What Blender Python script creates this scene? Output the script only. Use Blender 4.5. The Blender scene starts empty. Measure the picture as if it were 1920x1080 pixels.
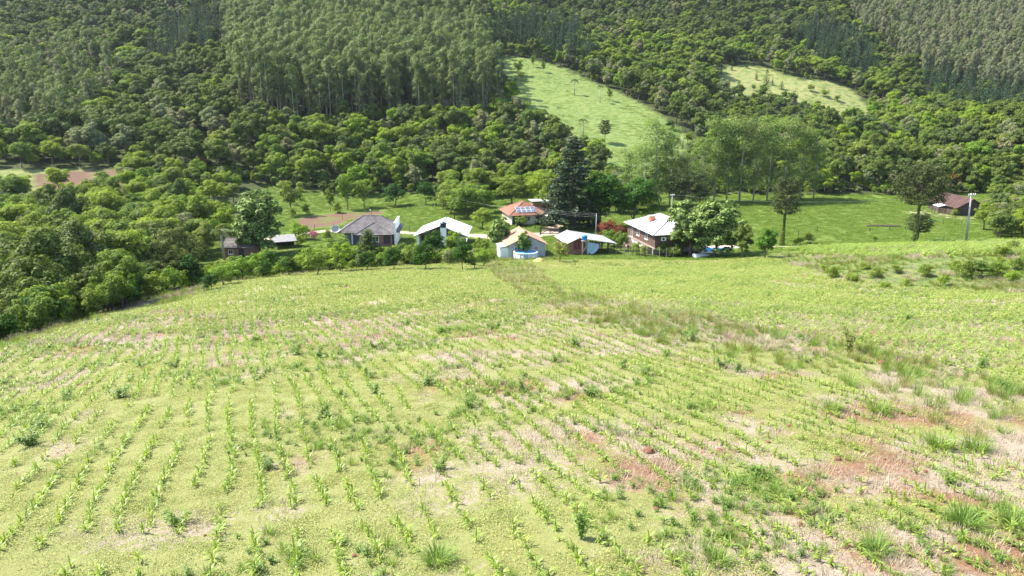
import bpy, math, random
import numpy as np

# ---------------------------------------------------------------- camera, world, sun, exposure
sc = bpy.context.scene
COL = sc.collection
R = math.radians
PITCH = R(15.0)
FPX = 1300.0                     # focal length in pixels of the 1920 px wide photograph
CAMZ = 27.5
cam_d = bpy.data.cameras.new('camera')
cam = bpy.data.objects.new('camera', cam_d)
COL.objects.link(cam)
cam.location = (0, 0, CAMZ)
cam.rotation_euler = (math.pi/2 - PITCH, 0, 0)
cam_d.sensor_width = 36.0
cam_d.lens = 36.0*FPX/1920.0
cam_d.clip_end = 4000
cam_d.clip_start = 0.5
sc.camera = cam

SUN_EL, SUN_AZ = R(52), R(-74)   # azimuth clockwise from +Y: the sun stands behind the hill, to the left
world = bpy.data.worlds.new('World'); sc.world = world
world.use_nodes = True
wn = world.node_tree
sky = wn.nodes.new('ShaderNodeTexSky'); sky.sky_type = 'NISHITA'; sky.sun_disc = False
sky.sun_elevation = SUN_EL; sky.sun_rotation = SUN_AZ
bg = wn.nodes['Background']; bg.inputs[1].default_value = 0.15
wn.links.new(sky.outputs[0], bg.inputs[0])
sun_d = bpy.data.lights.new('sun', 'SUN'); sun_d.energy = 4.6; sun_d.angle = R(0.5); sun_d.color = (1.0, 0.95, 0.86)
sun = bpy.data.objects.new('sun', sun_d); COL.objects.link(sun)
sun.rotation_euler = (R(90)-SUN_EL, 0, math.pi - SUN_AZ)
sun.location = (-60, 120, 150)
sc.view_settings.view_transform = 'Standard'
sc.view_settings.look = 'None'
sc.view_settings.gamma = 1.0
sc.view_settings.exposure = 1.52
sc.render.engine = 'CYCLES'
sc.cycles.max_bounces = 8
sc.cycles.diffuse_bounces = 5
sc.cycles.glossy_bounces = 2
sc.cycles.transmission_bounces = 4
sc.cycles.transparent_max_bounces = 6
sc.cycles.use_denoising = True

rng = np.random.default_rng(7)
random.seed(7)

# ---------------------------------------------------------------- projection and terrain
CP, SP = math.cos(PITCH), math.sin(PITCH)
def ray(u, v):
    xc = (u-960)/FPX; yc = (540-v)/FPX
    return np.array([xc, CP + yc*SP, -SP + yc*CP])
def P(u, v, d):                      # a point on the pixel's ray at plan distance y = d
    r = ray(u, v)
    return np.array([r[0]/r[1]*d, d, CAMZ + r[2]/r[1]*d])
def proj(x, y, z):
    x = np.asarray(x, float); y = np.asarray(y, float); dz = np.asarray(z, float)-CAMZ
    dep = y*CP - dz*SP
    up = y*SP + dz*CP
    dep = np.where(np.abs(dep) < 0.3, 0.3, dep)
    return 960 + FPX*x/dep, 540 - FPX*up/dep, dep

CTL = []
for (u, v, d) in [
    # the sloping crop field
    (960,1080,11.5),(960,919,15.4),(960,800,20.4),(960,700,28),(960,620,38.5),(960,560,56),(960,520,81),(960,492,112),
    (0,1080,12),(0,919,16.5),(0,800,23),(0,720,31.5),(0,655,41),(200,592,54),(430,532,86),(330,640,42),(500,580,56),(560,520,96),
    (700,500,112),(480,800,21.5),(480,919,16),
    (1900,1080,11.2),(1900,900,15.8),(1900,760,22.5),(1900,640,37),(1900,560,57),(1430,800,20.4),(1430,700,28),
    (1430,620,39),(1430,560,58),(1430,510,90),(1400,485,113),(1200,488,113),
    # bank on the right and the crop above it
    (1700,533,70),(1700,490,76),(1900,530,67),(1900,488,73),(1700,466,105),(1900,458,108),(1520,500,92),(1500,468,116),
    # hillside on the left of the picture
    (100,340,190),(20,330,188),(210,335,195),(50,280,225),(50,150,335),(50,20,480),(300,250,255),(300,100,400),(-200,200,280),(-250,60,430),
    # foot of the eucalyptus stand, hill behind it
    (480,215,270),(560,240,262),(700,236,270),(880,226,282),(650,60,430),(650,0,500),(860,20,470),
    # pasture
    (930,105,400),(1010,115,385),(1080,178,330),(1125,192,320),(1250,238,282),(1200,285,252),(1100,262,264),(1000,190,318),
    (1000,310,232),(1150,330,228),
    # ravine and right hillside
    (1330,215,315),(1400,150,400),(1420,120,425),(1560,175,385),(1600,200,370),(1450,240,320),(1700,230,330),(1850,240,315),
    (1700,60,500),(1880,90,460),(1300,40,530),(1050,40,520),(2150,200,350),(2200,60,480)]:
    CTL.append(P(u, v, d))
for p in [(-44,42,8),(-54,46,4),(-72,52,1.5),(-45,60,5.5),(-57,66,2),(-46,95,2.2),(-56,100,0.2),(-75,80,0),(-80,120,-1),(-100,60,3),(-120,100,2),
          (-110,150,1),(-140,170,4),(-58,128,0),(-30,126,0.4),(0,124,0.3),(28,122,0.4),(-40,150,0),(0,150,0),(40,150,0),(-60,185,0),(-20,185,0),
          (20,185,0.2),(60,150,0.5),(60,185,0.2),(90,150,0.5),(90,185,0.3),(120,150,1),(120,178,0.2),(60,128,1.4),(90,128,2.6),(115,122,3.4),(150,150,2.5),(150,190,2),
          (-50,206,0.5),(0,208,0.8),(50,207,0.8),(100,206,0.8),(140,212,2),
          (0,0,19.6),(0,-35,23),(-32,0,16.5),(35,0,21),(70,-30,24),(-70,-30,12),(-55,15,10),(-70,25,5),(55,35,17),(60,60,12.5),(90,95,7.5),(100,40,17),(120,80,11),
          (150,110,8),(200,150,10),(200,220,20),
          (-500,620,150),(-250,620,145),(0,640,150),(250,640,155),(500,620,150),(-600,800,210),(0,850,220),(600,800,210),(-300,300,45),(-420,420,85),(420,400,85),(300,280,40),
          (-250,150,15),(-250,0,10),(300,60,25)]:
    CTL.append(np.array(p, float))
CTL = np.array(CTL)
def _U(d2):
    return np.where(d2 > 1e-9, 0.5*d2*np.log(np.maximum(d2, 1e-9)), 0.0)
def _fit():
    S = 100.0
    q = CTL[:, :2]/S
    n = len(q)
    K = _U(((q[:, None]-q[None])**2).sum(-1)) + np.eye(n)*0.0015
    Pm = np.hstack([np.ones((n, 1)), q])
    A = np.zeros((n+3, n+3)); A[:n, :n] = K; A[:n, n:] = Pm; A[n:, :n] = Pm.T
    b = np.zeros(n+3); b[:n] = CTL[:, 2]
    return q, np.linalg.solve(A, b), S
_Q, _W, _S = _fit()

def _h(ix, iy, s):
    n = np.sin(ix*127.1 + iy*311.7 + s*74.7)*43758.5453
    return n - np.floor(n)
def vnoise(x, y, s=0):
    x = np.asarray(x, float); y = np.asarray(y, float)
    ix = np.floor(x); iy = np.floor(y); fx = x-ix; fy = y-iy
    fx = fx*fx*(3-2*fx); fy = fy*fy*(3-2*fy)
    a = _h(ix, iy, s); b = _h(ix+1, iy, s); c = _h(ix, iy+1, s); d = _h(ix+1, iy+1, s)
    return (a*(1-fx)+b*fx)*(1-fy) + (c*(1-fx)+d*fx)*fy
def fbm(x, y, sc_, s=0, o=4):
    t = 0; amp = 0.5; tot = 0; f = 1.0/sc_
    for k in range(o):
        t = t + amp*vnoise(np.asarray(x)*f + 17.3*k, np.asarray(y)*f - 9.1*k, s+k); tot += amp; amp *= 0.5; f *= 2.03
    return t/tot

def T(x, y):
    x = np.atleast_1d(np.asarray(x, float)); y = np.atleast_1d(np.asarray(y, float))
    out = np.empty(x.shape)
    fx = x.ravel(); fy = y.ravel(); fo = out.ravel()
    for i in range(0, len(fx), 40000):
        q = np.stack([fx[i:i+40000], fy[i:i+40000]], 1)/_S
        d2 = ((q[:, None]-_Q[None])**2).sum(-1)
        fo[i:i+40000] = _U(d2) @ _W[:len(_Q)] + _W[len(_Q)] + q @ _W[len(_Q)+1:]
    out = fo.reshape(x.shape)
    far = np.clip((y-200)/80, 0, 1)
    near = np.clip((112-y)/25, 0, 1)
    out = out + near*0.28*(fbm(x, y, 7.0, 3, 3)-0.5) + far*3.0*(fbm(x, y, 45, 5, 3)-0.5)
    return out
def Tz(x, y): return float(T([x], [y])[0])
def G(u, v, dmin=8, dmax=700):       # first ground point that the pixel sees
    r = ray(u, v)
    d = np.geomspace(dmin, dmax, 900)
    x = r[0]/r[1]*d; z = CAMZ + r[2]/r[1]*d
    below = z < T(x, d)
    k = int(np.argmax(below)) if below.any() else len(d)-1
    if k == 0: k = 1
    a, b = d[k-1], d[k]
    for _ in range(18):
        m = 0.5*(a+b)
        if CAMZ + r[2]/r[1]*m < Tz(r[0]/r[1]*m, m): b = m
        else: a = m
    d = 0.5*(a+b)
    return np.array([r[0]/r[1]*d, d, Tz(r[0]/r[1]*d, d)])
def inpoly(u, v, poly):
    u = np.asarray(u, float); v = np.asarray(v, float)
    c = np.zeros(u.shape, bool)
    n = len(poly)
    for i in range(n):
        x1, y1 = poly[i]; x2, y2 = poly[(i+1) % n]
        if y1 == y2: continue
        cond = ((y1 > v) != (y2 > v)) & (u < (x2-x1)*(v-y1)/(y2-y1) + x1)
        c ^= cond
    return c

# ---------------------------------------------------------------- mesh helpers
def np_mesh(name, V, F, mats, mi=None, uv=None, smooth=False):
    """V (n,3), F (m,3|4) or list of such arrays"""
    me = bpy.data.meshes.new(name)
    V = np.asarray(V, np.float32).reshape(-1, 3)
    Fs = F if isinstance(F, list) else [F]
    Fs = [np.asarray(f, np.int32) for f in Fs if len(f)]
    loops = np.concatenate([f.ravel() for f in Fs])
    tot = np.concatenate([np.full(len(f), f.shape[1], np.int32) for f in Fs])
    st = np.concatenate([[0], np.cumsum(tot)[:-1]]).astype(np.int32)
    me.vertices.add(len(V)); me.vertices.foreach_set('co', V.ravel())
    me.loops.add(len(loops)); me.loops.foreach_set('vertex_index', loops)
    me.polygons.add(len(tot)); me.polygons.foreach_set('loop_start', st); me.polygons.foreach_set('loop_total', tot)
    for m in (mats if isinstance(mats, (list, tuple)) else [mats]): me.materials.append(m)
    if mi is not None: me.polygons.foreach_set('material_index', np.asarray(mi, np.int32))
    if smooth: me.polygons.foreach_set('use_smooth', np.ones(len(tot), bool))
    if uv is not None:
        l = me.uv_layers.new(name='UVMap'); l.data.foreach_set('uv', np.asarray(uv, np.float32).ravel())
    me.update(calc_edges=True); me.validate()
    return me
def link(name, me, parent=None, loc=None, rz=None):
    o = bpy.data.objects.new(name, me); COL.objects.link(o)
    if parent is not None: o.parent = parent
    if loc is not None: o.location = tuple(float(c) for c in loc)
    if rz is not None: o.rotation_euler = (0, 0, rz)
    return o
def tag(o, label, cat, group=None, kind=None):
    o['label'] = label; o['category'] = cat
    if group: o['group'] = group
    if kind: o['kind'] = kind
    return o
def thing(name, label, cat, loc, rz=0, group=None, scale=None):
    o = bpy.data.objects.new(name, None); COL.objects.link(o)
    o.location = tuple(float(c) for c in loc); o.rotation_euler = (0, 0, rz); o.empty_display_size = 0.3
    if scale is not None: o.scale = (scale,)*3 if np.isscalar(scale) else scale
    return tag(o, label, cat, group)

class MB:
    def __init__(s): s.V = []; s.F = []; s.n = 0; s.UV = []
    def add(s, V, F):
        V = [tuple(float(c) for c in p) for p in V]
        for f in F: s.F.append(tuple(i+s.n for i in f))
        s.V += V; s.n += len(V); return s
    def box(s, x0, x1, y0, y1, z0, z1):
        V = [(x0,y0,z0),(x1,y0,z0),(x1,y1,z0),(x0,y1,z0),(x0,y0,z1),(x1,y0,z1),(x1,y1,z1),(x0,y1,z1)]
        return s.add(V, [(0,3,2,1),(4,5,6,7),(0,1,5,4),(1,2,6,5),(2,3,7,6),(3,0,4,7)])
    def bar(s, a, b, w, h=None):
        a = np.array(a, float); b = np.array(b, float); h = h or w
        d = b-a; d /= np.linalg.norm(d)
        up = np.array([0, 0, 1.0]) if abs(d[2]) < 0.95 else np.array([0, 1.0, 0])
        sx = np.cross(d, up); sx /= np.linalg.norm(sx); sz = np.cross(sx, d)
        V = []
        for p in (a, b):
            for (i, j) in ((-1,-1),(1,-1),(1,1),(-1,1)): V.append(p + sx*i*w/2 + sz*j*h/2)
        return s.add(V, [(0,1,2,3),(7,6,5,4),(0,4,5,1),(1,5,6,2),(2,6,7,3),(3,7,4,0)])
    def slab(s, pts, t):
        """closed plate: a planar polygon given counter-clockwise from outside, thickened inwards by t"""
        p = [np.array(q, float) for q in pts]; n = np.cross(p[1]-p[0], p[2]-p[0]); n /= np.linalg.norm(n)
        k = len(p); V = p + [q - n*t for q in p]
        F = [tuple(range(k)), tuple(range(2*k-1, k-1, -1))] + [(i, i+k, (i+1) % k + k, (i+1) % k) for i in range(k)]
        return s.add(V, F)
    def tube(s, pts, rad, n=8, cap=True):
        pts = [np.array(p, float) for p in pts]; m = len(pts); V = []; F = []
        if np.isscalar(rad): rad = [rad]*m
        for i, p in enumerate(pts):
            d = pts[min(i+1, m-1)] - pts[max(i-1, 0)]; d /= (np.linalg.norm(d)+1e-9)
            ref = np.array([1.0, 0, 0]) if abs(d[0]) < 0.9 else np.array([0, 1.0, 0])
            a = np.cross(d, ref); a /= np.linalg.norm(a); b = np.cross(d, a)
            for k in range(n):
                t = 2*math.pi*k/n; V.append(p + rad[i]*(a*math.cos(t) + b*math.sin(t)))
        for i in range(m-1):
            for k in range(n):
                F.append((i*n+k, i*n+(k+1) % n, (i+1)*n+(k+1) % n, (i+1)*n+k))
        if cap: F += [tuple(range(n-1, -1, -1)), tuple(range((m-1)*n, m*n))]
        return s.add(V, F)
    def lathe(s, prof, n=20, c=(0, 0)):
        V = []; F = []; m = len(prof)
        for (r, z) in prof:
            for k in range(n):
                t = 2*math.pi*k/n; V.append((c[0]+r*math.cos(t), c[1]+r*math.sin(t), z))
        for i in range(m-1):
            for k in range(n): F.append((i*n+k, i*n+(k+1) % n, (i+1)*n+(k+1) % n, (i+1)*n+k))
        if prof[0][0] > 1e-4: F.append(tuple(range(n-1, -1, -1)))
        if prof[-1][0] > 1e-4: F.append(tuple(range((m-1)*n, m*n)))
        return s.add(V, F)
    def mesh(s, name, mat, smooth=False):
        me = bpy.data.meshes.new(name); me.from_pydata(s.V, [], s.F)
        for m in (mat if isinstance(mat, (list, tuple)) else [mat]): me.materials.append(m)
        if smooth: me.polygons.foreach_set('use_smooth', np.ones(len(me.polygons), bool))
        if s.UV:
            l = me.uv_layers.new(name='UVMap'); l.data.foreach_set('uv', np.asarray(s.UV, np.float32).ravel())
        me.update(); return me
    def build(s, name, mat, parent=None, smooth=False, loc=None, rz=None):
        return link(name, s.mesh(name, mat, smooth), parent, loc, rz)

# ---------------------------------------------------------------- materials
def new_mat(name):
    m = bpy.data.materials.new(name); m.use_nodes = True
    nt = m.node_tree; b = nt.nodes['Principled BSDF']
    return m, nt, b
def N(nt, t, **kw):
    n = nt.nodes.new(t)
    for k, v in kw.items(): setattr(n, k, v)
    return n
def ramp(nt, stops):
    r = N(nt, 'ShaderNodeValToRGB'); e = r.color_ramp.elements
    while len(e) < len(stops): e.new(0.5)
    for i, (p, c) in enumerate(stops):
        e[i].position = p; e[i].color = (*c, 1) if len(c) == 3 else c
    return r
def plain(name, col, rough=0.7, var=0.18, scale=1.2, bump=0.0, metallic=0.0, spec=0.4, dirt=None):
    """object-space noise gives uneven weathering"""
    m, nt, b = new_mat(name)
    tc = N(nt, 'ShaderNodeTexCoord')
    n1 = N(nt, 'ShaderNodeTexNoise'); n1.inputs['Scale'].default_value = scale; n1.inputs['Detail'].default_value = 6; n1.inputs['Roughness'].default_value = 0.65
    nt.links.new(tc.outputs['Object'], n1.inputs['Vector'])
    lo = tuple(max(c*(1-var), 0) for c in col); hi = tuple(min(c*(1+var), 1) for c in col)
    if dirt: lo = dirt
    r = ramp(nt, [(0.3, lo), (0.62, hi)])
    nt.links.new(n1.outputs['Fac'], r.inputs['Fac'])
    nt.links.new(r.outputs['Color'], b.inputs['Base Color'])
    b.inputs['Roughness'].default_value = rough; b.inputs['Metallic'].default_value = metallic
    b.inputs['Specular IOR Level'].default_value = spec
    if bump:
        bp = N(nt, 'ShaderNodeBump'); bp.inputs['Strength'].default_value = bump; bp.inputs['Distance'].default_value = 0.03
        n2 = N(nt, 'ShaderNodeTexNoise'); n2.inputs['Scale'].default_value = scale*8
        nt.links.new(tc.outputs['Object'], n2.inputs['Vector'])
        nt.links.new(n2.outputs['Fac'], bp.inputs['Height']); nt.links.new(bp.outputs['Normal'], b.inputs['Normal'])
    return m
def leaf_mat(name, cols, trans=0.48, rough=0.6, spec=0.10, jit=0.5, tcol=None):
    """per-tree colour from Object Info, per-leaf value from the island"""
    m, nt, b = new_mat(name)
    oi = N(nt, 'ShaderNodeObjectInfo'); ge = N(nt, 'ShaderNodeNewGeometry')
    k = len(cols)
    r = ramp(nt, [(i/max(k-1, 1), c) for i, c in enumerate(cols)])
    nt.links.new(oi.outputs['Random'], r.inputs['Fac'])
    mr = N(nt, 'ShaderNodeMapRange'); mr.inputs['To Min'].default_value = 1-jit; mr.inputs['To Max'].default_value = 1+jit
    nt.links.new(ge.outputs['Random Per Island'], mr.inputs['Value'])
    mu = N(nt, 'ShaderNodeVectorMath', operation='SCALE')
    nt.links.new(r.outputs['Color'], mu.inputs[0]); nt.links.new(mr.outputs[0], mu.inputs['Scale'])
    nt.links.new(mu.outputs[0], b.inputs['Base Color'])
    b.inputs['Roughness'].default_value = rough; b.inputs['Specular IOR Level'].default_value = spec
    tr = N(nt, 'ShaderNodeBsdfTranslucent')
    t2 = N(nt, 'ShaderNodeVectorMath', operation='MULTIPLY'); t2.inputs[1].default_value = tcol or (1.2, 1.25, 0.55)
    nt.links.new(mu.outputs[0], t2.inputs[0]); nt.links.new(t2.outputs[0], tr.inputs['Color'])
    mx = N(nt, 'ShaderNodeMixShader'); mx.inputs[0].default_value = trans
    nt.links.new(b.outputs[0], mx.inputs[1]); nt.links.new(tr.outputs[0], mx.inputs[2])
    nt.links.new(mx.outputs[0], nt.nodes['Material Output'].inputs['Surface'])
    return m

BARK = plain('bark', (0.13, 0.10, 0.075), 0.9, 0.35, 3)
BARK_PALE = plain('bark_pale', (0.36, 0.32, 0.27), 0.85, 0.3, 2)
L_MID = leaf_mat('foliage_mid', [(0.154,0.218,0.037),(0.206,0.265,0.039),(0.125,0.193,0.043),(0.235,0.299,0.043),(0.192,0.232,0.058),(0.147,0.239,0.034)])
L_DARK = leaf_mat('foliage_dark', [(0.088,0.134,0.026),(0.124,0.162,0.028),(0.088,0.129,0.036),(0.110,0.148,0.025)], 0.28)
L_LIGHT = leaf_mat('foliage_light', [(0.182,0.265,0.029),(0.233,0.310,0.033),(0.152,0.250,0.029),(0.202,0.260,0.041)], 0.42)
L_GREY = leaf_mat('foliage_grey', [(0.183,0.210,0.088),(0.215,0.222,0.098),(0.156,0.198,0.084),(0.228,0.210,0.103)], 0.25)
L_EUC = leaf_mat('foliage_eucalyptus', [(0.142,0.189,0.068),(0.122,0.167,0.060),(0.169,0.210,0.080),(0.154,0.191,0.070)], 0.34, 0.55, 0.15)
L_EUC2 = leaf_mat('foliage_eucalyptus_dry', [(0.199,0.216,0.119),(0.214,0.221,0.128),(0.176,0.200,0.105)], 0.34, 0.55, 0.15)
L_PINE = leaf_mat('foliage_pine', [(0.033,0.072,0.034),(0.046,0.090,0.034),(0.055,0.100,0.041)], 0.12)
L_AIRY = leaf_mat('foliage_airy', [(0.176,0.242,0.064),(0.154,0.223,0.060),(0.189,0.237,0.076)], 0.35)
L_SILV = leaf_mat('foliage_silver', [(0.15,0.215,0.055),(0.17,0.235,0.065)], 0.25, 0.5, 0.08, 0.9)  # wide per-leaf value spread paints the sunlit spots into the leaves
L_ARAU = leaf_mat('foliage_araucaria', [(0.048,0.072,0.021),(0.063,0.078,0.024)], 0.12)
L_PALM = leaf_mat('foliage_palm', [(0.098,0.140,0.049),(0.119,0.154,0.056)], 0.3)
L_RED = leaf_mat('flowers_red', [(0.165,0.051,0.027),(0.182,0.068,0.027)], 0.3, tcol=(1.2, 0.8, 0.6))
L_PINK = leaf_mat('flowers_pink', [(0.55,0.22,0.26),(0.5,0.2,0.2)], 0.3, tcol=(1.1, 0.9, 0.9))
L_BAMB = leaf_mat('foliage_bamboo', [(0.120,0.152,0.042),(0.136,0.160,0.048)], 0.3)
L_RUST = leaf_mat('foliage_rust', [(0.16,0.11,0.025),(0.14,0.12,0.025)], 0.3)
L_CORN = leaf_mat('leaf_corn', [(0.254,0.345,0.061),(0.305,0.386,0.067),(0.216,0.313,0.061)], 0.42, 0.42, 0.45, 0.3, (1.2,1.15,0.5))
L_COVER = leaf_mat('leaf_groundcover', [(0.301,0.339,0.102),(0.378,0.386,0.130),(0.255,0.313,0.087),(0.334,0.344,0.124)], 0.35, 0.6, 0.2, 0.4, (1.15,1.1,0.5))
L_WEED = leaf_mat('leaf_weed', [(0.147,0.232,0.042),(0.181,0.272,0.046),(0.124,0.202,0.042)], 0.38, 0.5, 0.3, 0.35)
L_GRASS = leaf_mat('blade_grass', [(0.202,0.227,0.050),(0.235,0.235,0.067),(0.168,0.218,0.042)], 0.4, 0.55, 0.3, 0.3)
L_DRY = leaf_mat('blade_dry', [(0.386,0.311,0.210),(0.353,0.277,0.202),(0.420,0.353,0.235)], 0.25, 0.7, 0.2, 0.25, (1, 0.95, 0.8))
L_SEED = leaf_mat('seed_heads', [(0.464,0.383,0.249),(0.425,0.363,0.231)], 0.3, 0.7, 0.2, 0.25, (1, 0.95, 0.85))

# ---------------------------------------------------------------- regions (image polygons of the ground they cover)
POLY_PAST = [(900,98),(1000,112),(1060,130),(1150,170),(1215,200),(1272,240),(1292,262),(1255,330),(1150,330),(1060,268),(985,222),(930,168),(912,130)]
POLY_CLR1 = [(1338,128),(1400,120),(1440,128),(1500,150),(1560,152),(1600,172),(1640,212),(1600,222),(1530,205),(1480,188),(1420,182),(1350,178)]
POLY_PLOUGH_L = [(-300,316),(225,318),(222,352),(140,362),(-300,355)]
POLY_EUC = [(452,215),(560,243),(700,239),(905,228),(945,200),(905,110),(850,20),(800,-120),(400,-120),(425,60),(440,120)]
POLY_EUC_R = [(1600,60),(1680,108),(1730,150),(1790,175),(2500,300),(2500,-120),(1560,-120)]
POLY_EUC_L = [(-400,300),(120,272),(170,240),(215,200),(230,120),(150,110),(60,130),(-400,150)]
POLY_PINE_A = [(280,125),(330,120),(435,95),(430,40),(340,50),(285,80)]
POLY_PINE_B = [(880,98),(1000,108),(1060,126),(1110,130),(1080,60),(940,50),(890,60)]
POLY_PINE_C = [(1490,100),(1560,142),(1650,160),(1640,120),(1560,60),(1490,70)]
POLY_PINE_D = [(1720,175),(1790,225),(1960,250),(1960,180),(1800,150),(1740,140)]
POLY_PINE_E = [(1350,100),(1450,112),(1460,90),(1380,82)]
FIELD_EDGE = [(-40,-36),(20,-36),(41,-33.5),(54,-34.5),(70,-36),(86,-38.5),(100,-36),(108,-28),(113,-20)]   # (y, x) left border of the corn
def field_left(y): return np.interp(y, [a for a, b in FIELD_EDGE], [b for a, b in FIELD_EDGE])
FAR_EDGE = [(-40,98),(-32,106),(-25,111),(-10,114),(0,115),(15,114.5),(45,113),(52,108),(54,100)]
def field_far(x): return np.interp(x, [a for a, b in FAR_EDGE], [b for a, b in FAR_EDGE])
POLY_BAND = [(905,492),(965,486),(1010,505),(1060,545),(1180,572),(1330,600),(1500,630),(1640,660),(1780,690),(1930,740),(2300,860),(2300,960),(1900,860),(1760,800),(1640,740),(1500,700),(1330,665),(1180,630),(1060,596),(985,560),(935,525)]
POLY_BANK = [(1450,478),(1560,474),(1700,462),(2500,430),(2500,590),(1850,548),(1700,540),(1560,515),(1480,498)]
POLY_LEDGE = [(-30,700),(0,660),(100,610),(250,570),(300,560),(260,580),(120,640),(20,690),(-30,730)]
ROADS = [  # image polylines of dirt tracks (u, v, half width in metres)
    [(470,452,1.6),(545,440,1.5),(600,434,1.5),(640,431,1.5),(700,433,1.5),(760,436,1.5),(830,440,1.6),(880,441,1.8),(920,444,2.2),(960,446,2.4),(1000,441,2.2),(1032,437,2.0),(1040,425,1.7),(1044,412,2.0),(1050,404,2.4)],
    [(1440,463,1.4),(1480,462,1.3),(1520,461,1.0),(1600,457,0.7)]]
PLOTS = []

# ---------------------------------------------------------------- ground
def road_weight(x, y):
    w = np.zeros(x.shape)
    for line in ROADS_W:
        for (a, b) in zip(line[:-1], line[1:]):
            d = np.array(b[:2])-np.array(a[:2]); L2 = (d**2).sum()
            t = np.clip(((x-a[0])*d[0] + (y-a[1])*d[1])/L2, 0, 1)
            dist = np.hypot(x-(a[0]+t*d[0]), y-(a[1]+t*d[1]))
            hw = a[2]+(b[2]-a[2])*t
            w = np.maximum(w, np.clip((hw+0.35-dist)/0.7, 0, 1))
    return w
ROADS_W = []
for line in ROADS:
    pts = []
    for (u, v, hw) in line:
        g = G(u, v, 60); pts.append((g[0], g[1], hw))
    ROADS_W.append(pts)

def cover_noise(x, y):               # green mat of seedlings (1) against bare straw and soil (0)
    n = fbm(x, y, 2.0, 11, 4)*0.62 + fbm(x, y, 9, 21, 3)*0.48
    left = np.clip((6-x)/16, 0, 1)*np.clip((30-y)/12, 0, 1)
    right = np.clip((x-1)/9, 0, 1)*np.clip((30-y)/10, 0, 1)
    mid = np.clip((y-28)/10, 0, 1)*np.clip((62-y)/14, 0, 1)
    far = np.clip((y-58)/25, 0, 1)
    return n + 0.17*left - 0.085*right - 0.105*mid + 0.08*far
def regions(x, y):
    z = T(x, y)
    u, v, dep = proj(x, y, z)
    fx = field_left(y)
    field = np.clip((x-fx)/1.5, 0, 1)*np.clip((field_far(x)-y)/1.5, 0, 1)
    bank = inpoly(u, v, POLY_BANK) & (y > 45) & (y < 135)
    field = np.where((x > 52) & (y > 60), 0, field)
    field = np.where(bank, 0, field)
    valley = np.clip((y-field_far(x))/1.0, 0, 1)*np.clip((209+6*(fbm(x, y, 20, 8, 2)-.5)-y)/2, 0, 1)*np.clip((x+64+ (y-120)*0.12)/3, 0, 1)
    valley = np.where((x > 52) & (y > 60), np.clip((209-y)/2, 0, 1), valley)
    past = (inpoly(u, v, POLY_PAST) | inpoly(u, v, POLY_CLR1)) & (y > 205)
    clr = inpoly(u, v, POLY_CLR1) & (y > 205)
    pl = inpoly(u, v, POLY_PLOUGH_L) & (y > 170) & (y < 215)
    return dict(u=u, v=v, z=z, field=field, bank=bank, valley=valley, past=past, clr=clr, plough=pl)

def make_ground():
    na, nr = 430, 470
    ang = np.radians(np.linspace(-72, 72, na)); rr = np.geomspace(14, 1000, nr)
    A, Rr = np.meshgrid(ang, rr)
    X = Rr*np.sin(A); Y = -30 + Rr*np.cos(A)
    rg = regions(X, Y); Z = rg['z']
    road = road_weight(X, Y)
    Z = Z - 0.06*road
    V = np.stack([X, Y, Z], -1).reshape(-1, 3)
    i = np.arange(nr-1)[:, None]*na + np.arange(na-1)[None]
    F = np.stack([i, i+1, i+na+1, i+na], -1).reshape(-1, 4)
    m = ground_material()
    me = np_mesh('ground', V, F, m, smooth=True)
    cov = cover_noise(X, Y)
    red = fbm(X, Y, 2.6, 41, 4) + 0.12*np.clip((X-0)/8, 0, 1)*np.clip((34-Y)/10, 0, 1)
    # freshly dug red soil behind the grey house and on the left hillside
    vplot = inpoly(rg['u'], rg['v'], [(556,422),(566,408),(625,400),(720,396),(720,400),(655,411),(628,424),(590,428)]) & (Y > 130)
    vplotL = inpoly(rg['u'], rg['v'], [(60,330),(128,320),(225,318),(222,356),(150,360),(60,350)]) & (Y > 150)
    yard = inpoly(rg['u'], rg['v'], [(1715,388),(1790,402),(1850,402),(1850,412),(1770,410),(1700,398)]) & (Y > 150)
    redsoil = np.maximum(vplot, vplotL).astype(float)*np.clip(2.2*fbm(X, Y, 2.5, 77, 3)-.1, .25, 1)
    a1 = np.stack([rg['field'], np.clip(cov, 0, 1), np.clip(red, 0, 1), np.ones_like(X)], -1)
    a2 = np.stack([rg['valley'], np.maximum(rg['past'], rg['plough']*0.9), np.maximum(road, yard*0.55), np.ones_like(X)], -1)
    a3 = np.stack([redsoil, rg['bank'].astype(float), np.maximum(rg['clr'], rg['plough']).astype(float), np.ones_like(X)], -1)
    for nm, a in (('mA', a1), ('mB', a2), ('mC', a3)):
        at = me.attributes.new(nm, 'FLOAT_COLOR', 'POINT'); at.data.foreach_set('color', a.astype(np.float32).ravel())
    o = link('ground', me); o['kind'] = 'structure'
    return o
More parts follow.
